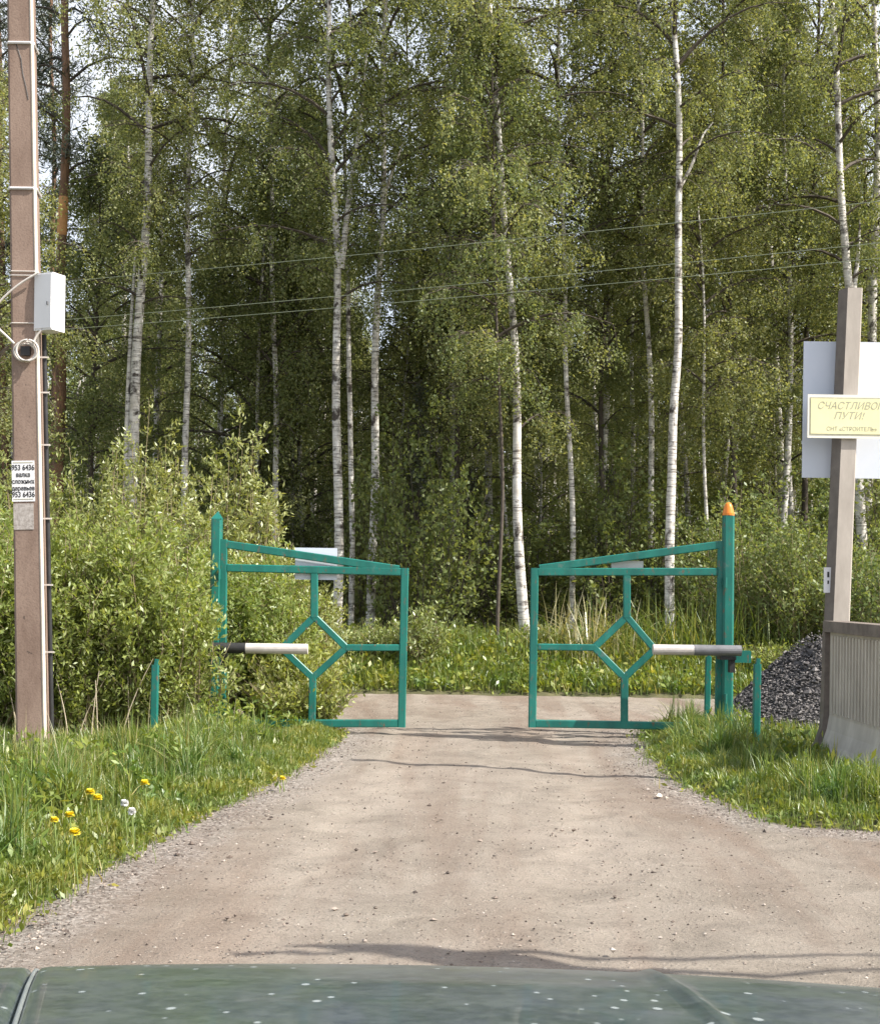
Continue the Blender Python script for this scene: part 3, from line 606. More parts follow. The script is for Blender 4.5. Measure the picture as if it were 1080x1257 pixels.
# shared variants for the fill of the wood
def copy_tree(proto, loc, rz, scl, label, group):
    r = proto.copy(); COL.objects.link(r); r.location = loc; r.rotation_euler = (0, 0, rz); r.scale = scl
    r['label'] = label; r['group'] = group
    for ch in list(proto.children):
        c = ch.copy(); COL.objects.link(c); c.parent = r
    return r
GF = 'birch trees filling the depth of the wood'
LF = 'birch standing deep among the other trees of the wood'
protos = []; rg = np.random.default_rng(99)
spots = []
for _ in range(4000):
    if len(spots) >= 92: break
    d = 26 + 36 * rg.random() ** 1.1; x = rg.uniform(-.40 * d - 2, .40 * d + 3)
    if -.36 < x / d < -.235 and d < 44: continue
    if all((x - a) ** 2 + ((d - b)) ** 2 > 1.7 ** 2 for a, b in spots): spots.append((x, d))
for i, (x, d) in enumerate(spots):
    sc_ = rg.uniform(.82, 1.05)
    if d > 40: sc_ *= .95
    if i < 6:
        rgi = np.random.default_rng(500 + i); H = 15.0; zz = np.linspace(0, H, 30)
        q = np.c_[.12 * np.sin(zz * .5 + rgi.uniform(0, 6)) + rgi.normal(0, .02) * zz, .12 * np.sin(zz * .45 + rgi.uniform(0, 6)), zz]; q -= q[0] * [1, 1, 0]
        root = thing('birch_tree', (x, d, ground_z(x, d) - .05), LF, 'birch tree', GF)
        obj('trunk', [(*tubes(q, .085 * (1 - .85 * zz / H) + .008, 8), 'birch')], root, smooth=True)
        obj('crown', crown(q, H - .1, [3.6, 5.0, 5.8, 4.2, 6.2, 3.0][i], 1.9, rgi, nb=40, lpt=64, leaf=.062), root)
        root.scale = (sc_,) * 3; protos.append(root)
    else:
        f = rg.uniform(.7, 1.15)
        copy_tree(protos[i % 6], (x, d, ground_z(x, d) - .05), rg.uniform(0, 6.28), (sc_, sc_, sc_ * rg.uniform(.88, 1.05)), LF, GF)

# shrubs
def shrub_mesh(rg, H, Rb, nsh=46, lps=330, leaf=.075, aspect=.34, m='willow_leaf', tm='twig', spread=.8, side=.20, low=.12):
    a = rg.uniform(0, 6.28, nsh); rr = Rb * np.sqrt(rg.random(nsh)); h = H * (1 - .42 * (rr / Rb) ** 1.6) * rg.uniform(.62, 1.0, nsh)
    S = np.linspace(0, 1, 7)[None]; o = (.35 * rr)[:, None] + (rr * .75)[:, None] * S ** .8 * spread
    wv = rg.normal(0, .05, (nsh, 1)) * np.sin(S * 6 + rg.uniform(0, 6, (nsh, 1)))
    P = np.stack([o * np.cos(a)[:, None] + wv, o * np.sin(a)[:, None] - wv, h[:, None] * S * (1 - .06 * S)], -1)
    tb = tubes(P, np.broadcast_to(np.linspace(.014, .003, 7), (nsh, 7)), 4)
    # side shoots
    per = 12; n = nsh * per; bi = np.repeat(np.arange(nsh), per); sp = np.tile(np.linspace(low, .99, per), nsh); idx = sp * 6; i0 = np.floor(idx).astype(int); fr = (idx - i0)[:, None]
    b = P[bi, i0] * (1 - fr) + P[bi, np.minimum(i0 + 1, 6)] * fr
    a2 = rg.uniform(0, 6.28, n); l2 = rg.uniform(.5, 1.3, n) * side * (1.5 - .9 * sp) * 1.5; S3 = np.linspace(0, 1, 4)[None]
    Q = np.stack([b[:, 0, None] + l2[:, None] * S3 * np.cos(a2)[:, None], b[:, 1, None] + l2[:, None] * S3 * np.sin(a2)[:, None], b[:, 2, None] + l2[:, None] * S3 * .9], -1)
    tw = tubes(Q, np.full((n, 4), .002), 3)
    cnt = rg.poisson(lps / per * np.clip(rg.gamma(3, .35, n), .2, 2.5)); li = np.repeat(np.arange(n), cnt); mm = len(li); ss = rg.random(mm) * 3; j0 = np.minimum(ss.astype(int), 2); f2 = (ss - j0)[:, None]
    p = Q[li, j0] * (1 - f2) + Q[li, j0 + 1] * f2 + rg.normal(0, .035, (mm, 3))
    lv = leaves(p, leaf, aspect, rg, .7)
    return [(*tb, tm), (*tw, tm), (*lv, m)]
def shrub(px, d, ytop, Rb, label, group, m='willow_leaf', seed=1, name='shrub', **kw):
    rgs = np.random.default_rng(seed); x = W(px, 800, d)[0]; H = W(px, ytop, d)[2]; z = float(ground_z(x, d)) - .03
    parts = shrub_mesh(rgs, H - z, Rb, m=m, **kw)
    root = thing(name, (x, d, z), label, 'shrub', group)
    obj('stems', parts[:2], root); obj('foliage', parts[2:], root); return root
GS = 'sunlit shrubs on the left side'
shrub(-30, 13.2, 520, .8, 'yellow green shrub at the left photo edge behind the utility pole', GS, seed=1, nsh=60, low=.03, lps=430, leaf=.066)
shrub(92, 13.35, 600, .68, 'yellow green shrub just right of the utility pole', GS, seed=2, nsh=74, low=.02, lps=430, leaf=.066)
shrub(178, 13.5, 590, .74, 'yellow green shrub between the utility pole and the left gate post', GS, seed=3, nsh=74, low=.02, lps=430, leaf=.066)
shrub(255, 15.0, 640, .72, 'low yellow green shrub growing round the left gate post', GS, seed=4, nsh=60, low=.03, lps=400, leaf=.066)
shrub(325, 15.3, 645, .55, 'yellow green shrub showing through the left gate leaf', GS, seed=5, nsh=50, low=.03, lps=380, leaf=.066)
shrub(365, 14.8, 790, .32, 'smallest leafy shrub at the foot of the left gate leaf', GS, seed=6, nsh=32, lps=220)
shrub(118, 17.2, 455, .85, 'tall pale shrub peak behind the pole side shrubs', GS, 'pale_leaf', 7, nsh=40)
shrub(190, 18.0, 440, .75, 'tallest pale shrub below the thick leaning birch', GS, 'pale_leaf', 8, nsh=36)
shrub(285, 17.2, 450, .70, 'tall pale shrub left of the forked birch', GS, 'pale_leaf', 9, nsh=34)
shrub(330, 17.8, 590, .75, 'mid height pale shrub above the left gate leaf', GS, 'pale_leaf', 10, nsh=36)
shrub(45, 17.0, 500, .9, 'pale shrub seen directly behind the utility pole', GS, 'pale_leaf', 11, nsh=40)
shrub(378, 18.4, 655, .42, 'narrow pale shrub reaching past the white sign back', GS, 'pale_leaf', 12, nsh=18)
shrub(235, 16.2, 530, .8, 'pale shrub in the middle of the left thicket', GS, 'pale_leaf', 13, nsh=40)
shrub(254, 13.5, 668, .26, 'sparse shoots growing over the front of the left gate post', GS, seed=14, nsh=5, lps=230, side=.16)
shrub(352, 14.3, 850, .26, 'low leafy clump behind the left gate leaf at its middle', GS, seed=15, nsh=18, lps=130)
shrub(392, 14.4, 868, .16, 'low leafy clump nearest the road behind the left gate leaf', GS, seed=16, nsh=14, lps=120)
GM = 'small shrubs along the far verge'
shrub(515, 20.6, 735, .36, 'small pointed shrub just right of the left gate leaf', GM, 'pale_leaf', 21, nsh=22, lps=150)
shrub(450, 21.2, 765, .7, 'low broad shrub seen through the left gate leaf', GM, 'pale_leaf', 22, nsh=30, lps=140)
shrub(575, 22.3, 770, .5, 'low dim shrub in the middle of the far verge', GM, 'under_leaf', 23, nsh=20, lps=120)
shrub(672, 21.5, 765, .4, 'low shrub right of the bare white birch', GM, 'pale_leaf', 24, nsh=18, lps=120)
shrub(960, 20.6, 800, .6, 'bright low shrub behind the rubble pile', GM, 'willow_leaf', 25, nsh=26, lps=160)
GR = 'green shrubs under the trees on the right'
for i, (px, d, yt, rb, lb) in enumerate(((925, 22, 560, 1.1, 'broad green shrub behind the right gate post'), (985, 21.5, 600, 1.0, 'green shrub left of the sign pole'), (880, 23.5, 590, .9, 'green shrub just left of the orange topped post'), (1040, 22, 620, 1.1, 'green shrub behind the sign pole'), (1090, 20.5, 640, 1.0, 'green shrub at the right photo edge above the barrier'), (840, 24.5, 640, .9, 'green shrub beneath the bright crooked birch'))):
    shrub(px, d, yt, rb, lb, GR, 'under_leaf', 30 + i, nsh=40, lps=230, leaf=.07, aspect=.55, side=.3)
# understorey deeper in
GU = 'saplings under the trees deep in the wood'; LU = 'leafy sapling deep under the trees of the wood'
up = []
rg = np.random.default_rng(321); sp2 = []
while len(sp2) < 60:
    d = 23.5 + 24 * rg.random() ** 1.2; x = rg.uniform(-.36 * d - 1, .36 * d + 1)
    if abs(x - W(643, 700, d)[0]) < .5 and d < 24: continue
    if all((x - a) ** 2 + (d - b) ** 2 > 1.2 for a, b in sp2): sp2.append((x, d))
for i, (x, d) in enumerate(sp2):
    z = float(ground_z(x, d)) - .03
    if i < 4:
        parts = shrub_mesh(np.random.default_rng(700 + i), 4.6, 1.1, nsh=34, lps=210, leaf=.08, aspect=.6, m='under_leaf', tm='bark_dark', side=.36)
        root = thing('sapling', (x, d, z), LU, 'sapling', GU); obj('stems', parts[:2], root); obj('foliage', parts[2:], root); up.append(root)
    else:
        s_ = rg.uniform(.55, 1.35); copy_tree(up[i % 4], (x, d, z), rg.uniform(0, 6.28), (rg.uniform(.9, 1.5), rg.uniform(.9, 1.5), s_), LU, GU)
# young spruces
def spruce(px, d, ytop, label, seed):
    rgs = np.random.default_rng(seed); x = W(px, 700, d)[0]; H = W(px, ytop, d)[2]; z = float(ground_z(x, d)) - .03
    root = thing('spruce_tree', (x, d, z), label, 'spruce tree', 'young dark spruces in the wood')
    obj('trunk', [(*tubes(np.c_[np.zeros(12), np.zeros(12), np.linspace(0, H, 12)], np.linspace(.06, .01, 12), 8), 'bark_dark')], root, smooth=True)
    nb = int(H * 26); t = H * rgs.random(nb) ** 1.15; L = (.12 + .24 * (H - t)) * rgs.uniform(.7, 1.1, nb); L = np.minimum(L, 1.15); az = rgs.uniform(0, 6.28, nb); S = np.linspace(0, 1, 5)[None]
    P = np.stack([L[:, None] * S * np.cos(az)[:, None], L[:, None] * S * np.sin(az)[:, None], t[:, None] - L[:, None] * (.35 * S - .15 * S ** 3)], -1)
    tb = tubes(P, .008 * (1 - .7 * S) * np.ones((nb, 1)), 3)
    cnt = (130 * L).astype(int) + 4; bi = np.repeat(np.arange(nb), cnt); m = len(bi); ss = rgs.random(m) * 3.99; j0 = ss.astype(int); f = (ss - j0)[:, None]
    c = P[bi, j0] * (1 - f) + P[bi, j0 + 1] * f + rgs.normal(0, .04, (m, 3))
    obj('crown', [(*tb, 'bark_dark'), (*leaves(c, .085, .2, rgs, -.2), 'needle')], root)
spruce(512, 25.5, 480, 'young dark spruce in the shade left of the photo middle', 61)
spruce(575, 27, 560, 'shorter dark spruce between the gate leaves', 62)
spruce(745, 26.5, 590, 'young spruce seen through the right gate leaf', 63)

GY = 'young leafy birches under the taller ones'; LY = 'young leafy birch with foliage down to the undergrowth deep in the wood'
rg = np.random.default_rng(888); yp = []
for i in range(26):
    d = rg.uniform(26.5, 42); x = rg.uniform(-.36 * d, .36 * d)
    if i < 3:
        rgi = np.random.default_rng(900 + i); H = 9.0; zz = np.linspace(0, H, 24); q = np.c_[.1 * np.sin(zz * .6 + i), .1 * np.sin(zz * .5), zz]; q -= q[0] * [1, 1, 0]
        root = thing('birch_tree', (x, d, ground_z(x, d) - .05), LY, 'birch tree', GY)
        obj('trunk', [(*tubes(q, .05 * (1 - .85 * zz / H) + .006, 7), 'birch')], root, smooth=True)
        obj('crown', crown(q, H - .1, 1.8, 1.7, rgi, nb=34, lpt=64, leaf=.06), root); yp.append(root)
    else:
        f = rg.uniform(.75, 1.1); copy_tree(yp[i % 3], (x, d, ground_z(x, d) - .05), rg.uniform(0, 6.28), (f, f, f), LY, GY)

# the far wood: a dense mass behind everything
rg = np.random.default_rng(55); n = 300
X = rg.uniform(-42, 42, n); Y = rg.uniform(56, 78, n); Hh = rg.uniform(10, 13.5, n); zz = np.linspace(0, 1, 6)
P = np.stack([X[:, None] + rg.normal(0, .3, (n, 6)) * zz, Y[:, None] + 0 * zz, Hh[:, None] * zz], -1)
tr = tubes(P, np.linspace(.13, .02, 6)[None] * rg.uniform(.6, 1.2, (n, 1)), 5)
n2 = 150; X2 = rg.uniform(-22, 22, n2); Y2 = rg.uniform(40, 56, n2); P2 = np.stack([X2[:, None] + rg.normal(0, .08, (n2, 6)) + rg.normal(0, .5, (n2, 1)) * zz, Y2[:, None] + 0 * zz, rg.uniform(9, 12, n2)[:, None] * zz], -1); tr2 = tubes(P2, np.linspace(.075, .02, 6)[None] * rg.uniform(.6, 1.2, (n2, 1)), 6)
m = 210000; ci = rg.integers(0, n, m); zc = rg.random(m) ** .8
p = np.c_[X[ci], Y[ci], .2 + Hh[ci] * zc] + rg.normal(0, 1, (m, 3)) * np.c_[1.3 - .7 * zc, 1.3 - .7 * zc, .3 + 0 * zc]
obj('far_wood', [(*tr, 'birch'), (*tr2, 'birch'), (*leaves(p, .27, .6, rg, -.3), 'far_leaf')], kind='stuff', label='distant birch wood closing the view behind the nearer trees')

# ------------------------------------------------------------------ gate
GD = 14.0
def gp(x, y): return W(x, y, GD)
def leaf_frame(name, label, outer, brace, mid, diam, side_to, sign, sgn):
    base = gp(*outer['hinge_bottom']); root = thing(name, (base[0], GD, 0), label, 'gate leaf', 'two leaves of the green gate')
    o = np.array([base[0], GD, 0]); g = lambda x, y: gp(x, y) - o
    wd = 9.5 / F * GD; t = .05
    hb, ht, fb, ft, hr = (g(*outer[k]) for k in ('hinge_bottom', 'hinge_top', 'free_bottom', 'free_top', 'hinge_rail'))
    h2 = np.array([0, .0, wd / 2]); 
    obj('stile', [(*bar(hb - [0, 0, wd * .5], ht + [0, 0, wd * .2], wd * .95, t), 'green')], root)
    obj('stile', [(*bar(fb - [0, 0, wd * .5], ft + [0, 0, wd * .5], wd * 1.0, t), 'green')], root)
    ins = np.array([wd * .5 * sgn, 0, 0])
    obj('rail', [(*bar(hr - ins, ft + ins, wd, t * .94), 'green')], root)
    obj('rail', [(*bar(hb - ins, fb + ins, wd, t * .94), 'green')], root)
    obj('brace', [(*bar(g(*brace[0]), g(*brace[1]), wd * 1.02, t * .86), 'green')], root)
    T_, R_, B_, L_ = (g(*d) for d in diam)
    pr = []
    for i, (a, b) in enumerate(((T_, R_), (R_, B_), (B_, L_), (L_, T_))):
        dd = (b - a) / np.linalg.norm(b - a) * wd * .28
        pr.append((*bar(a - dd, b + dd, wd * (.86 + .01 * i), t * (.80 - .03 * i)), 'green'))
    obj('diamond', pr, root)
    obj('bar', [(*bar(g(*mid[0]), T_ - [0, 0, wd * .1], wd * .95, t * .9), 'green')], root)
    obj('bar', [(*bar(B_ + [0, 0, wd * .1], g(*mid[1]), wd * .95, t * .9), 'green')], root)
    obj('bar', [(*bar(R_ if sgn < 0 else L_, g(*side_to[0]), wd * .85, t * .9), 'green')], root)
    obj('bar', [(*bar(L_ if sgn < 0 else R_, g(*side_to[1]), wd * .85, t * .9), 'green')], root)
    (x0, y0, x1, y1) = sign; a = g(x0, y0); b = g(x1, y1)
    c = (a + b) / 2; obj('sign_board', [(*box(c + [0, .055, 0], (abs(b[0] - a[0]), .012, abs(b[2] - a[2]))), 'sheet' if sgn > 0 else 'white_board')], root)
    return root
leaf_frame('gate_leaf', 'left green gate leaf half overgrown by shrubs with a white board behind its top rail',
           dict(hinge_bottom=(273, 888), hinge_top=(275, 664), free_bottom=(493, 888), free_top=(497, 702), hinge_rail=(274.7, 697)),
           [(277, 668), (490, 699)], [(386, 704), (383, 884)], [(386, 757), (425, 795), (384, 832), (346, 796)], [(490, 795), (279, 793)], (362, 672, 413, 712), -1)
leaf_frame('gate_leaf', 'right green gate leaf clear of the shrubs hung on the orange topped post',
           dict(hinge_bottom=(881, 892), hinge_top=(885, 666), free_bottom=(653, 888), free_top=(656, 702), hinge_rail=(884.3, 702)),
           [(881, 669), (662, 698)], [(769, 706), (766, 886)], [(769, 757), (803, 797), (766, 832), (729, 795)], [(660, 794), (877, 797)], (751, 688, 790, 700), 1)

def post(px_top, px_bot, d, ytop, wpx, name, label, cat, group=None, pointed=False, lamp=False):
    a = W(px_bot[0], px_bot[1], d); b = W(px_top[0], ytop, d); root = thing(name, (a[0], d, 0), label, cat, group)
    w = wpx / F * d; p0 = np.array([0, 0, -.05]); p1 = b - np.array([a[0], d, 0])
    obj('shaft', [(*bar(p0, p1, w, w), 'green')], root)
    if pointed:
        c = p1; V = np.array([[c[0] - w / 2, -w / 2, c[2]], [c[0] + w / 2, -w / 2, c[2]], [c[0] + w / 2, w / 2, c[2]], [c[0] - w / 2, w / 2, c[2]], [c[0] + w * .1, 0, c[2] + w * .75]])
        obj('cap', [(V, np.array([[0, 1, 4], [1, 2, 4], [2, 3, 4], [3, 0, 4]]), 'green')], root)
    return root, p1, w
r1, p1, w1_ = post((268, 640), (264, 895), GD + .02, 637, 13, 'gate_post', 'left green gate post with pointed cap wrapped in shrub leaves', 'gate post', 'posts carrying the gate', pointed=True)
r1.location.x -= .01
for y in (705, 870):
    p = W(270, y, GD) - np.array(r1.location); obj('hinge', [(*tube_capped([p - [0, .05, .05], p + [0, -.05, .05]], .016, 10), 'green')], r1)
r2, p2, w2_ = post((893.5, 632), (891.5, 895), GD + .0, 633, 13.5, 'gate_post', 'right green gate post topped by an orange lamp', 'gate post', 'posts carrying the gate')
for y in (715, 857):
    p = W(888, y, GD) - np.array(r2.location); p[1] = -.075
    obj('hinge', [(*tube_capped([p - [0, 0, .05], p + [0, 0, .05]], .018, 10), 'green'), (*box(p + [0, .03, 0], (.05, .03, .05)), 'green')], r2)
# orange lamp on the post
lp = thing('warning_lamp', r2.location, 'small orange warning lamp on top of the right gate post', 'lamp'); lp.location.z = 0; lp.location.x += p2[0]
zt = p2[2]; prof = [(.004, .122), (.020, .120), (.034, .105), (.045, .075), (.055, .035), (.060, .012)]
k = 14; ang = np.arange(k) / k * 2 * np.pi
V = np.array([[r * math.cos(a), r * math.sin(a), zt + .01 + h] for r, h in prof for a in ang]); Fq = np.array([[i * k + j, i * k + (j + 1) % k, (i + 1) * k + (j + 1) % k, (i + 1) * k + j] for i in range(len(prof) - 1) for j in range(k)])
obj('lens', [(V, Fq, 'orange')], lp, smooth=True)
obj('base', [(*tube_capped([(0, 0, zt + .002), (0, 0, zt + .024)], .06, 14), 'orange')], lp, smooth=False)

# boom arms
def arm(name, x0, x1, y, d, segs, label, brx, extra):
    a = W(x0, y, d); root = thing(name, (a[0], d, 0), label, 'barrier arm', 'stub arms of the road barrier'); o = np.array([a[0], d, 0])
    for i, (u0, u1, m) in enumerate(segs):
        p = W(u0, y, d) - o; q = W(u1, y, d) - o; p[2] = q[2] = (W((x0 + x1) / 2, y, d)[2])
        obj('tube', [(*tube_capped([p, q], .052 if i == 0 else .054, 18), m)], root, smooth=False)
    p = W(x1 if extra > 0 else x1, y, d) - o; p[2] = W((x0 + x1) / 2, y, d)[2]
    b = W(brx, y, d) - o; b[2] = p[2]
    obj('bracket', [(*box(b + [0, .06, -.075], (.16, .16, .035)), 'black'), (*box(b + [.05 * extra, .06, -.15], (.05, .10, .14)), 'black')], root)
    return root
arm('barrier_arm', 378, 262, 796, 13.75, [(378, 302, 'arm_white'), (302, 262, 'black')], 'left white stub barrier arm poking out of the shrubs across the gate leaf', 268, 1)
arm('barrier_arm', 801, 909, 798, 13.75, [(801, 851, 'arm_white'), (851, 909, 'arm_grey')], 'right stub barrier arm, half white and half dark grey, before the orange topped post', 893, 1)
# short stakes
def stake(px, pt, pb, d, w, label):
    a = W(px, pb, d); b = W(px + 2, pt, d); root = thing('stake', (a[0], d, 0), label, 'stake', 'short green stakes beside the gate'); L = b[2]
    obj('shaft', [(*bar((0, 0, -.05), (b[0] - a[0], 0, L), w / F * d, w / F * d * .8), 'green')], root)
    obj('tip', [(*bar((b[0] - a[0] + .004, .004, L), (b[0] - a[0] + .012, .004, L + .05), w / F * d * .55, w / F * d * .5), 'green')], root)
stake(189, 816, 905, 12.45, 9, 'short green stake in the grass left of the gate')
stake(927, 815, 930, 12.4, 9, 'short green stake in the grass right of the right gate post')
stake(867, 806, 885, 14.6, 7, 'short green stake behind the right gate leaf')
p = W(910, 806, 14.0) - np.array(r2.location); obj('bracket', [(*box((p[0], .0, p[2]), (.17, .09, .12)), 'green')], r2)

# ------------------------------------------------------------------ utility pole on the left
PD = 12.2
b0 = W(43.5, 925, PD); tpx = W(28.5, 0, PD); topz = 9.6; lean = (tpx - b0) / (tpx[2] - b0[2])
wb, wt = 37 / F * PD, 31 / F * PD
PO = np.array([b0[0], PD, 0.0]); po = thing('utility_pole', PO, 'tall leaning reddish brown concrete utility pole on the left verge', 'utility pole')
def pole_c(z): return lean * z * np.array([1, 0, 1]) if False else np.array([lean[0] * z, 0, z])
def pole_w(z): return wb + (wt - wb) * z / tpx[2]
def octo(hx, hy, b, back=.7): return [(-hx + b, -hy), (hx - b, -hy), (hx, -hy + b), (hx * back, hy), (-hx * back, hy), (-hx, -hy + b)]
zs = np.linspace(-.1, topz, 30); V = []
for z in zs:
    c = pole_c(z); w = pole_w(z)
    V += [[c[0] + x, c[1] + y, z] for x, y in octo(w / 2, w * .5, .022)]
V = np.array(V); k = 6
Fq = np.array([[i * k + j, i * k + (j + 1) % k, (i + 1) * k + (j + 1) % k, (i + 1) * k + j] for i in range(len(zs) - 1) for j in range(k)])
top_i = (len(zs) - 1) * k; capq = np.array([[top_i, top_i + 1, top_i + 2, top_i + 5], [top_i + 2, top_i + 3, top_i + 4, top_i + 5]])
obj('shaft', [(V, np.vstack([Fq, capq]), 'concrete_pole')], po)
def zpx(x, y): return W(x, y, PD)[2]
# pale strip painting the sunlit right side of the shaft
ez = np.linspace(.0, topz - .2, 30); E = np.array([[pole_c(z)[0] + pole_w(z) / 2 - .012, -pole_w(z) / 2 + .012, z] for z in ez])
obj('sunlit_strip', [(*tubes(E, np.full(30, .019), 6), 'pale_stone_lit_edge')], po)
def ring(z, m, r=.010, tail=0):
    c = pole_c(z); w = pole_w(z) / 2 + .004; pts = [(-w, w), (-w, -w + .02), (-w + .02, -w - .004), (w - .02, -w - .004), (w, -w + .02), (w * .8, w), (-w * .8, w), (-w, w)]
    return tubes(np.array([[c[0] + x, y, z] for x, y in pts]), np.full(len(pts), r), 6)
for y in (59, 236): obj('strap', [(*ring(zpx(30, y), 'strap', .013), 'strap')], po)
for y in (337, 342, 400): obj('tie', [(*ring(zpx(35, y), 'cable', .005), 'cable')], po)
# crack
ck = [W(x, y, PD) - PO for x, y in ((25, 60), (31, 78), (33, 95), (37, 112), (40, 128))]
ckp = np.array([[p[0], -pole_w(p[2]) / 2 - .001, p[2]] for p in ck]); obj('crack', [(*tubes(ckp, np.full(5, .004), 4), 'black')], po)
# conduit down the right side, with ties
cz = np.linspace(zpx(52, 412), -.05, 24); Cp = np.array([[pole_c(z)[0] + pole_w(z) / 2 + .026, -.03, z] for z in cz])
cd = obj('conduit', [(*tubes(Cp, np.full(24, .021), 8), 'black')], po, smooth=True)
for y in (440, 483, 547, 637, 718, 800):
    z = zpx(60, y); c = pole_c(z)[0] + pole_w(z) / 2
    obj('clip', [(*box((c + .03, -.055, z), (.075, .012, .014)), 'cable')], cd)
# meter box
c = W(61, 372, PD - .18); bx = thing('meter_box', (W(61, 372, PD - .1)[0], PD - .09, 0), 'white metal meter box fixed high on the side of the utility pole', 'meter box')
zt, zb = W(61, 337, PD - .1)[2], W(61, 407, PD - .1)[2]; zc = (zt + zb) / 2; hh_ = zt - zb
rot = Matrix.Rotation(R(-24), 3, 'Z')
obj('casing', [(*box((0, 0, zc), (.195, .17, hh_), rot), 'box_white')], bx)
fr_ = np.array(rot) @ np.array([0, -.089, 0]); obj('door', [(*box(fr_ + [0, 0, zc], (.180, .008, hh_ - .03), rot), 'box_white')], bx)
fr2 = np.array(rot) @ np.array([.055, -.098, 0]); obj('lock', [(*box(fr2 + [0, 0, zc - .02], (.012, .010, .03), rot), 'arm_grey')], bx)
# paper notices wrapped on the pole face
def flat_text(body, size, mat, parent, loc, name='lettering', italic=0, align='CENTER', xs=1.0, bold=0.0, rot=(R(90), 0, 0)):
    cu = bpy.data.curves.new(name, 'FONT'); cu.body = body; cu.size = size; cu.align_x = align; cu.shear = italic; cu.offset = bold; cu.extrude = .0005; cu.space_line = 1.0
    t = bpy.data.objects.new(name + '_tmp', cu); COL.objects.link(t); bpy.context.view_layer.update()
    dg = bpy.context.evaluated_depsgraph_get(); me = bpy.data.meshes.new_from_object(t.evaluated_get(dg)); bpy.data.objects.remove(t); bpy.data.curves.remove(cu)
    me.materials.clear(); me.materials.append(M[mat]); o = bpy.data.objects.new(name, me); COL.objects.link(o); o.parent = parent; o.location = loc; o.rotation_euler = rot; o.scale = (xs, 1, 1); return o
def on_pole(x, y):
    p = W(x, y, PD) - PO; return np.array([p[0], -pole_w(p[2]) / 2, p[2]])
n0, n1 = on_pole(21, 567), on_pole(48, 617); c = (n0 + n1) / 2
tilt = math.atan(lean[0])
nt1 = thing('paper_notice', PO + np.array([c[0], c[1] - .004, c[2]]), 'white paper notice with black print pasted on the utility pole', 'notice'); nt1.rotation_euler = (0, tilt, 0)
wN, hN = n1[0] - n0[0], n0[2] - n1[2]
obj('sheet', [(*box((0, 0, 0), (wN, .003, hN)), 'paper')], nt1)
for i, (t_, s_) in enumerate((('953 6436', .066), ('валка', .056), ('сложных', .056), ('деревьев', .054), ('953 6436', .066))):
    flat_text(t_, s_, 'ink', nt1, (0, -.003, hN * (.27 - .165 * i)), xs=.80, bold=.0012)
for zf in (.455, -.44): obj('print_line', [(*box((0, -.0026, hN * zf), (wN * .86, .002, .006)), 'ink_pale')], nt1)
m0, m1 = on_pole(23, 619), on_pole(47, 651); c = (m0 + m1) / 2
nt2 = thing('paper_notice', PO + np.array([c[0], c[1] - .004, c[2]]), 'torn faded paper remains just under the white notice', 'notice'); nt2.rotation_euler = (0, tilt, 0)
obj('sheet', [(*box((0, 0, 0), (m1[0] - m0[0], .003, m0[2] - m1[2])), 'paper_old')], nt2)
# cables
cb = thing('cable_coil', PO, 'pale cable coiled and tied on the utility pole below the meter box', 'cable')
dfr = -.17
pts = [(47, 335), (38, 340), (25, 348), (10, 360), (-2, 372), (-12, 388), (-2, 403), (8, 412), (18, 422)]
Pp = bez([W(x, y, PD + dfr) - PO for x, y in pts], 40); obj('lead', [(*tubes(Pp, np.full(40, .010), 8), 'cable')], cb, smooth=True)
Pp = bez([W(x, y, PD + dfr) - PO for x, y in ((52, 405), (47, 410), (43, 416), (41, 424))], 14); obj('lead', [(*tubes(Pp, np.full(14, .010), 8), 'cable')], cb, smooth=True)
for (x, y, rx, ry, dd) in ((31, 431, 13.5, 12, 0), (34, 430, 13.5, 13, -.02), (32, 433, 12, 11, .02)):
    a = np.linspace(0, 6.2832, 33); Pp = np.array([W(x + rx * math.cos(t), y + ry * math.sin(t), PD + dfr + dd) - PO for t in a]); obj('loop', [(*tubes(Pp, np.full(33, .009), 8), 'cable')], cb, smooth=True)
p = W(32, 431, PD - .14) - PO; obj('clamp', [(*box(p, (.08, .04, .08)), 'black')], cb)

# ------------------------------------------------------------------ sign pole, boards and barrier on the right
SD = 12.6
a = W(1022, 925, SD); b = W(1045.5, 356, SD); SO = np.array([a[0], SD, 0]); sl = (b[0] - a[0]) / (b[2] - a[2])
sp = thing('sign_pole', SO, 'leaning grey beige concrete pole carrying the signs on the right', 'pole')
zs = np.linspace(-.1, b[2], 16); V = []
for i, z in enumerate(zs):
    w0, w1 = .069 * (1 + .15 * (1 - z / b[2])), .10; cx_ = sl * z
    V += [[cx_ - w0 - .045, .02, z], [cx_ - w0, -w1, z], [cx_ + w0 - .012, -w1, z], [cx_ + w0, -w1 + .02, z], [cx_ + w0, w1, z], [cx_ - w0 - .03, w1, z]]
V = np.array(V); k = 6; Fa = np.array([[i * k + j, i * k + (j + 1) % k, (i + 1) * k + (j + 1) % k, (i + 1) * k + j] for i in range(15) for j in range(k)])
dark = np.array([j % k in (0, 5) for i in range(15) for j in range(k)])  # left faces get a darker colour that paints them in shade
t0 = 15 * k; cp = np.array([[t0, t0 + 1, t0 + 2, t0 + 3], [t0, t0 + 3, t0 + 4, t0 + 5]])
obj('shaft', [(V, np.vstack([Fa[~dark], cp]), 'concrete_pole2'), (V, Fa[dark], 'pole_shade')], sp)
def on_sp(x, y, dy): return W(x, y, SD + dy)
c0, c1 = on_sp(986, 419, .14), on_sp(1108, 588, .14); cc = (c0 + c1) / 2
bd = thing('sign_board', cc, 'large plain white board mounted behind the right pole', 'board')
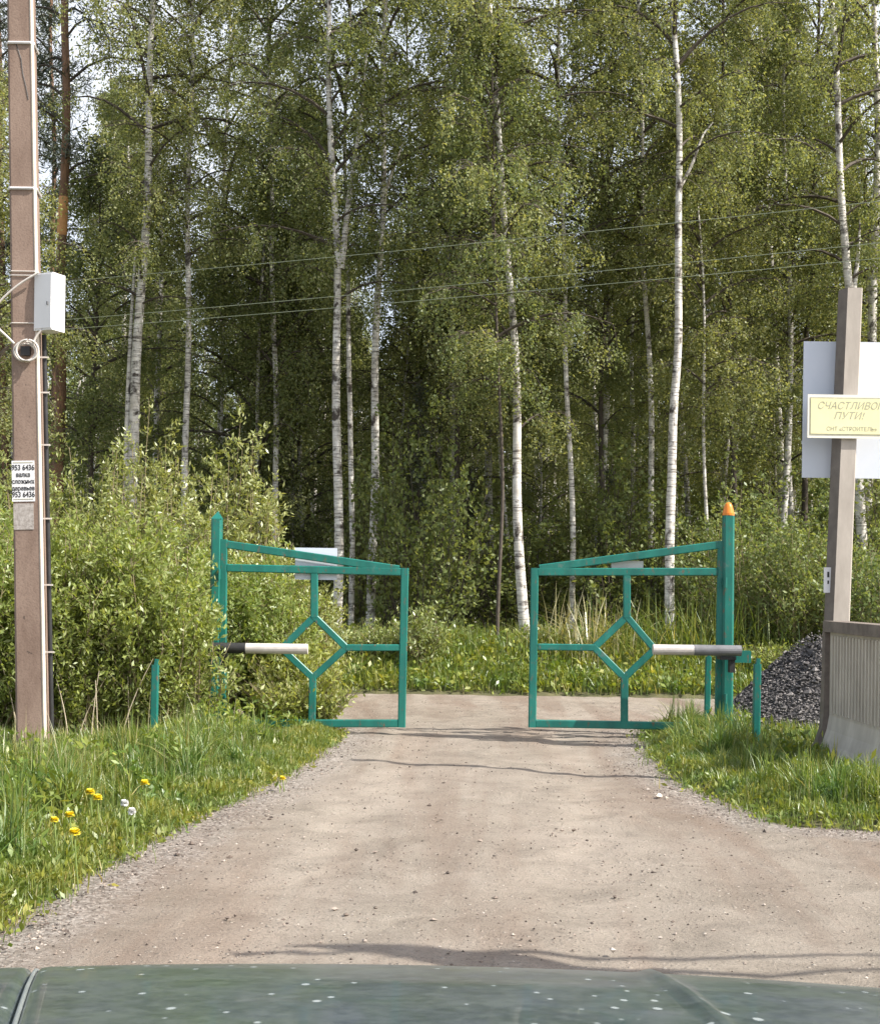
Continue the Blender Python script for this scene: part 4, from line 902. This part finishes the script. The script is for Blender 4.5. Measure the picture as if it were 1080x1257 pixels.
obj('panel', [(*box((0, 0, 0), (c1[0] - c0[0], .012, c0[2] - c1[2])), 'white_board')], bd)
obj('frame_bar', [(*box((0, .0205, .3), (c1[0] - c0[0], .028, .03)), 'sheet')], bd); obj('frame_bar', [(*box((0, .0205, -.3), (c1[0] - c0[0], .028, .03)), 'sheet')], bd)
c0, c1 = on_sp(991, 484, -.13), on_sp(1104, 539, -.13); cc = (c0 + c1) / 2; ws, hs = c1[0] - c0[0], c0[2] - c1[2]
ys = thing('road_sign', cc, 'cream yellow sign with grey italic lettering on the front of the right pole', 'sign')
obj('plate', [(*box((0, 0, 0), (ws, .008, hs)), 'cream')], ys)
obj('border', [(*box((0, -.0045, 0), (ws * .955, .003, hs * .87)), 'ink_pale')], ys)
obj('face', [(*box((0, -.0065, 0), (ws * .935, .003, hs * .81)), 'yellow')], ys)
flat_text('СЧАСТЛИВОГО', .090, 'ink_pale', ys, (-.01, -.009, hs * .17), italic=.32, xs=.94)
flat_text('ПУТИ!', .090, 'ink_pale', ys, (-.05, -.009, -hs * .06), italic=.32)
flat_text('СНТ «СТРОИТЕЛЬ»', .052, 'ink_pale', ys, (-.02, -.009, -hs * .33), xs=.92)
# meter tag low on the pole
p = W(1015, 712, SD - .03); tg = thing('paper_notice', p, 'small white notice on the shaded left side of the sign pole', 'notice')
obj('sheet', [(*box((0, 0, 0), (.065, .012, .23)), 'paper')], tg); obj('print_mark', [(*box((.005, -.008, .05), (.018, .003, .05)), 'ink')], tg); obj('print_mark', [(*box((.005, -.008, -.02), (.014, .003, .03)), 'ink')], tg)

# concrete barrier along the verge (its face looks to the left)
BX, BY0, BY1, BH = 3.38, 10.2, 12.05, 1.19
br = thing('concrete_barrier', (BX, (BY0 + BY1) / 2, 0), 'grey ribbed concrete barrier with flared foot and dark rim at the right edge', 'barrier')
oy = (BY0 + BY1) / 2; prof = [(-.24, -.03), (-.20, .02), (-.11, .10), (-.055, .19), (-.02, .30), (0, .42), (0, BH - .05), (.14, BH - .05), (.16, .4), (.22, -.03)]
def yprism(front, back, y0, y1):
    """slab between a front curve and a back curve with the same heights, from y0 to y1"""
    n = len(front); V = []
    for y in (y0, y1):
        V += [(x, y, z) for x, z in front] + [(x, y, z) for x, z in back]
    Fq = []
    for o_ in (0, 2 * n):
        Fq += [[o_ + i, o_ + i + 1, o_ + n + i + 1, o_ + n + i] for i in range(n - 1)]
    for o_ in (0, n): Fq += [[o_ + i, o_ + i + 1, 2 * n + o_ + i + 1, 2 * n + o_ + i] for i in range(n - 1)]
    Fq += [[n - 1, 2 * n - 1, 4 * n - 1, 3 * n - 1]]
    return np.array(V, float), np.array(Fq)
front = [(-.24, -.04), (-.20, .02), (-.11, .10), (-.055, .19), (-.02, .30), (0, .42), (0, BH - .05)]
back_ = [(.20, z) if z < .3 else (.15, z) for x, z in front]
V, Fq = yprism(front, back_, BY0 - oy, BY1 - oy - .06); obj('panel', [(V, Fq, 'barrier')], br)
rib = []; yy_ = BY0 + .04
while yy_ < BY1 - .12:
    rib.append((*box((-.008, yy_ - oy, .78), (.030, .035, .66)), 'barrier')); yy_ += .085
obj('ribs', rib, br)
obj('rim', [(*box((.05, -.012, BH - .003), (.20, BY1 - BY0 + .02, .095)), 'barrier_rim_shade')], br)
f2_ = [(x - .045, z - .002) for x, z in front]; V, Fq = yprism(f2_, [(.22, z) for x, z in f2_], BY1 - oy - .058, BY1 - oy + .03)
obj('end_flange', [(V, Fq, 'barrier_rim_shade')], br)  # dark colour paints the end flange in shadow

# rubble pile
rg = np.random.default_rng(77); pc = W(975, 860, 15.3); n = 18000; a = rg.uniform(0, 6.28, n); rr = np.sqrt(rg.random(n)) * 1.0
hz = .92 * (1 - rr ** 1.25) * (1 + .12 * np.sin(a * 3)); P = np.c_[pc[0] + .22 + rr * 1.15 * np.cos(a), 15.2 + rr * .85 * np.sin(a), hz * rg.uniform(.93, 1.03, n) + .02]
gx = np.linspace(-1, 1, 41); XX, YY = np.meshgrid(gx, gx); RR = np.hypot(XX, YY); Zm = .92 * np.clip(1 - RR ** 1.25, 0, 1) * (1 + .12 * np.sin(np.arctan2(YY, XX) * 3)) - .03
i = np.arange(40)[:, None] * 41 + np.arange(40)[None]
obj('rubble_pile', [(*stones(P, rg.uniform(.007, .022, n) * (1 + 1.2 * (rg.random(n) < .04)), rg, .8), 'rubble'), (np.stack([pc[0] + .22 + XX * 1.15, 15.2 + YY * .85, Zm], -1).reshape(-1, 3), np.stack([i, i + 1, i + 42, i + 41], -1).reshape(-1, 4), 'rubble')],
    label='heap of dark grey crushed stone beside the right gate post', cat='rubble pile')

# ------------------------------------------------------------------ overhead wires
for (y0, y1, lb) in ((352, 247, 'uppermost thin overhead wire crossing before the trees'), (399, 298, 'middle thin overhead wire crossing before the trees'), (410, 317, 'lowest thin overhead wire crossing before the trees')):
    A = W(0, y0, 22.5); B = W(1080, y1, 16.8); t = np.linspace(-.7, 1.9, 40)[:, None]; Pw = A + (B - A) * t; Pw[:, 2] += .16 * ((t[:, 0] - .5) ** 2 - .25)
    obj('overhead_wire', [(*tubes(Pw, np.full(40, .0045), 5), 'wire')], label=lb, cat='wire', group='wires strung across the view')
# trunk shape added out of frame, bent to cast the road shadow near the car
k_ = math.cos(SUN_AZ), math.sin(SUN_AZ)
def cast(g, z): return np.array([g[0] + z * k_[0], g[1] - z * k_[1], z])      # point at height z whose shadow falls on g (sun at 45 degrees)
bp = np.array([3.3, 4.0, 0.0])
dt = thing('shadow_trunk', bp, 'unseen leaning trunk shape added right of the car to cast a road shadow', 'shadow caster')
tp = [np.zeros(3) - [0, 0, .1], np.array([.35, -.02, 1.6])] + [cast(G(x, y), z) - bp for x, y, z in ((905, 1224, 3.1), (780, 1203, 3.7), (650, 1186, 4.2), (520, 1170, 4.7), (440, 1161, 5.0), (365, 1154, 5.3))]
obj('trunk', [(*tubes(np.array(tp), np.array([.30, .27, .23, .20, .165, .115, .06, .015]), 9), 'bark_dark')], dt, smooth=True)
for (x0, y0, x1, y1, z_) in ((560, 1170, 1110, 1174, 4.5), (740, 1192, 1110, 1192, 3.9), (300, 1163, 480, 1166, 4.85)):
    A = cast(G(x0, y0), z_) - bp; B = cast(G(x1, y1), z_ + .15) - bp; t = np.linspace(0, 1, 12)[:, None]
    Pb = A + (B - A) * t; Pb[:, 1] += .04 * np.sin(t[:, 0] * 9)
    obj('shadow_limb', [(*tubes(Pb, np.linspace(.034, .016, 12), 6), 'bark_dark')], dt, smooth=True)
for (xa, ya, h_, lb) in ((438, 931, 5.4, 'slim grey shaft added out of view behind the concrete barrier to cast a shadow'),):
    bm_ = cast(G(xa, ya), h_); o = thing('shadow_post', (bm_[0], bm_[1], 0), lb, 'mast')  # added unseen shaft, placed only to cast a shadow before the gate
    obj('shaft', [(*tubes(np.c_[np.zeros(8), np.zeros(8), np.linspace(0, h_, 8)], np.linspace(.10, .055, 8), 8), 'concrete_pole2')], o)

# ------------------------------------------------------------------ dandelions and dead stalks
def dandelion(px, py, h, puff, label, seed):
    rg = np.random.default_rng(seed); p = G(px, py, h); z0 = float(ground_z(p[0], p[1])); root = thing('dandelion', (p[0], p[1], z0), label, 'dandelion', 'white dandelion seed heads in the left verge' if puff else 'yellow dandelions in the left verge')
    hl = h - z0; obj('stalk', [(*tubes(np.array([[.02, .02, 0], [.01, 0, hl * .5], [0, 0, hl]]), np.full(3, .004), 5), 'stalk')], root)
    n = 90; a = rg.uniform(0, 6.28, n); d = np.c_[np.cos(a), np.sin(a), rg.uniform(-.9 if puff else -.25, 1.3, n)]; d /= np.linalg.norm(d, axis=1, keepdims=True)
    if puff: V, q = leaves(np.zeros((n, 3)) + [0, 0, hl], .0001, 1, rg); 
    r = .026 if puff else rg.uniform(.024, .033)
    s_ = np.cross(d, [0, 0, 1.]); s_ /= np.linalg.norm(s_, axis=1, keepdims=True) + 1e-6; c = np.array([0, 0, hl]); wd = .010
    V = np.stack([c + d * .003 - s_ * .001, c + d * r * .7 - s_ * wd, c + d * r, c + d * r * .7 + s_ * wd], 1).reshape(-1, 3)
    obj('flower_head', [(V, np.arange(n * 4).reshape(n, 4), 'puff' if puff else 'dandelion')], root)
for i, (x, y, lb) in enumerate(((178, 962, 'yellow dandelion standing alone nearest the gate side'), (111, 973, 'yellow dandelion, upper one of the close pair'), (120, 980, 'yellow dandelion, lower one of the close pair'), (86, 1001, 'yellow dandelion left of the close pair and above the lowest one'), (92, 1023, 'lowest yellow dandelion nearest the car'), (67, 1007, 'leftmost yellow dandelion in the verge'), (347, 956, 'pale yellow dandelion right at the road edge'))):
    dandelion(x, y, .26 if x != 347 else .08, False, lb, i)
dandelion(153, 986, .24, True, 'white dandelion seed head, left one of two', 20); dandelion(162, 996, .22, True, 'white dandelion seed head, right one of two', 21)
rg = np.random.default_rng(8); P = []
for px in (22, 28, 70, 76, 84, 97, 104, 112, 120, 150, 158):
    b_ = W(px, 925, 12.9 + rg.uniform(-.2, .4)); b_[2] = 0; h = rg.uniform(.5, .95); l_ = rg.normal(0, .18); t = np.linspace(0, 1, 6)
    P.append(np.c_[b_[0] + l_ * t ** 1.5, b_[1] + 0 * t, h * t])
obj('dead_stalks', [(*tubes(np.array(P), np.broadcast_to(np.linspace(.006, .003, 6), (len(P), 6)), 5), 'drytwig')], kind='stuff', label='dry pale stalks at the foot of the shrubs beside the utility pole')

# ------------------------------------------------------------------ the car whose bonnet shows at the bottom
car = thing('car', (.05, 1.0, 0), 'dusty dark blue green car whose bonnet fills the bottom edge', 'car')
ypr = np.array([.55, 1.0, 1.4, 1.6, 1.8, 2.0, 2.1, 2.2, 2.27, 2.33, 2.37, 2.39]); zpr = np.array([1.07, 1.04, .998, .970, .940, .903, .881, .853, .828, .788, .73, .65])
ysm = np.concatenate([np.linspace(.55, 2.1, 50), np.linspace(2.12, 2.39, 28)])
def hood_z(x, y):
    nose = y + .04 * (x / .8) ** 2
    z = np.interp(nose, ypr, zpr) - .016 * (x / .8) ** 2 - .012 * x
    z += .007 * np.exp(-((x - (.27 + .01 * (y - 1.6))) / .011) ** 2) * smooth(2.28, 2.1, y)
    return z
def hood_patch(x0, x1, nx, drop=0.0, under=.02):
    xs = np.linspace(0, 1, nx); V = []; n_y = len(ysm)
    for y in ysm:
        a_, b_ = (x0(y), x1(y))
        for t in xs:
            x = a_ + (b_ - a_) * t; e = min(t, 1 - t) * (b_ - a_)
            V.append([x, y - 1.0, float(hood_z(x, y)) - drop - .012 * math.exp(-(e / .008) ** 2)])
    V = np.array(V); i = np.arange(n_y - 1)[:, None] * nx + np.arange(nx - 1)[None]; top = np.stack([i, i + 1, i + nx + 1, i + nx], -1).reshape(-1, 4)
    U = V.copy(); U[:, 2] -= under
    return V, top, U
hl, hr_ = (lambda y: -(.53 + .25 * (y - 1.6))), (lambda y: .62 + .12 * (y - 1.6))
V, q, U = hood_patch(hl, hr_, 120); obj('bonnet', [(V, q, 'car'), (U, q[:, ::-1], 'car')], car, smooth=True)
for sg in (-1, 1):
    f0 = (lambda y, sg=sg: hl(y) - .0025) if sg < 0 else (lambda y: .88)
    f1 = (lambda y: -.88) if sg < 0 else (lambda y: hr_(y) + .0025)
    V, q, U = hood_patch(*((f1, f0) if sg < 0 else (f1, f0)), 40, under=.25); obj('fender', [(V, q, 'car'), (U, q[:, ::-1], 'car')], car, smooth=True)
E = np.array([[hl(y) + .002, y - 1.0, float(hood_z(hl(y), y)) - .005] for y in ysm[:-6]]); obj('seam_glint', [(*tubes(E, np.full(len(E), .003), 6), 'seam_highlight')], car, smooth=True)  # pale tube stands in for the highlight along the left bonnet seam
xs = np.linspace(-.86, .86, 30); V = np.array([[x, 1.40 - .10 * (x / .8) ** 2 + o_, z] for x in xs for o_, z in ((-.06, .60), (0, .58), (.03, .45), (0, .25), (-.08, .22))]); i = np.arange(29)[:, None] * 5 + np.arange(4)[None]
obj('bumper', [(V, np.stack([i, i + 1, i + 6, i + 5], -1).reshape(-1, 4), 'car')], car, smooth=True)
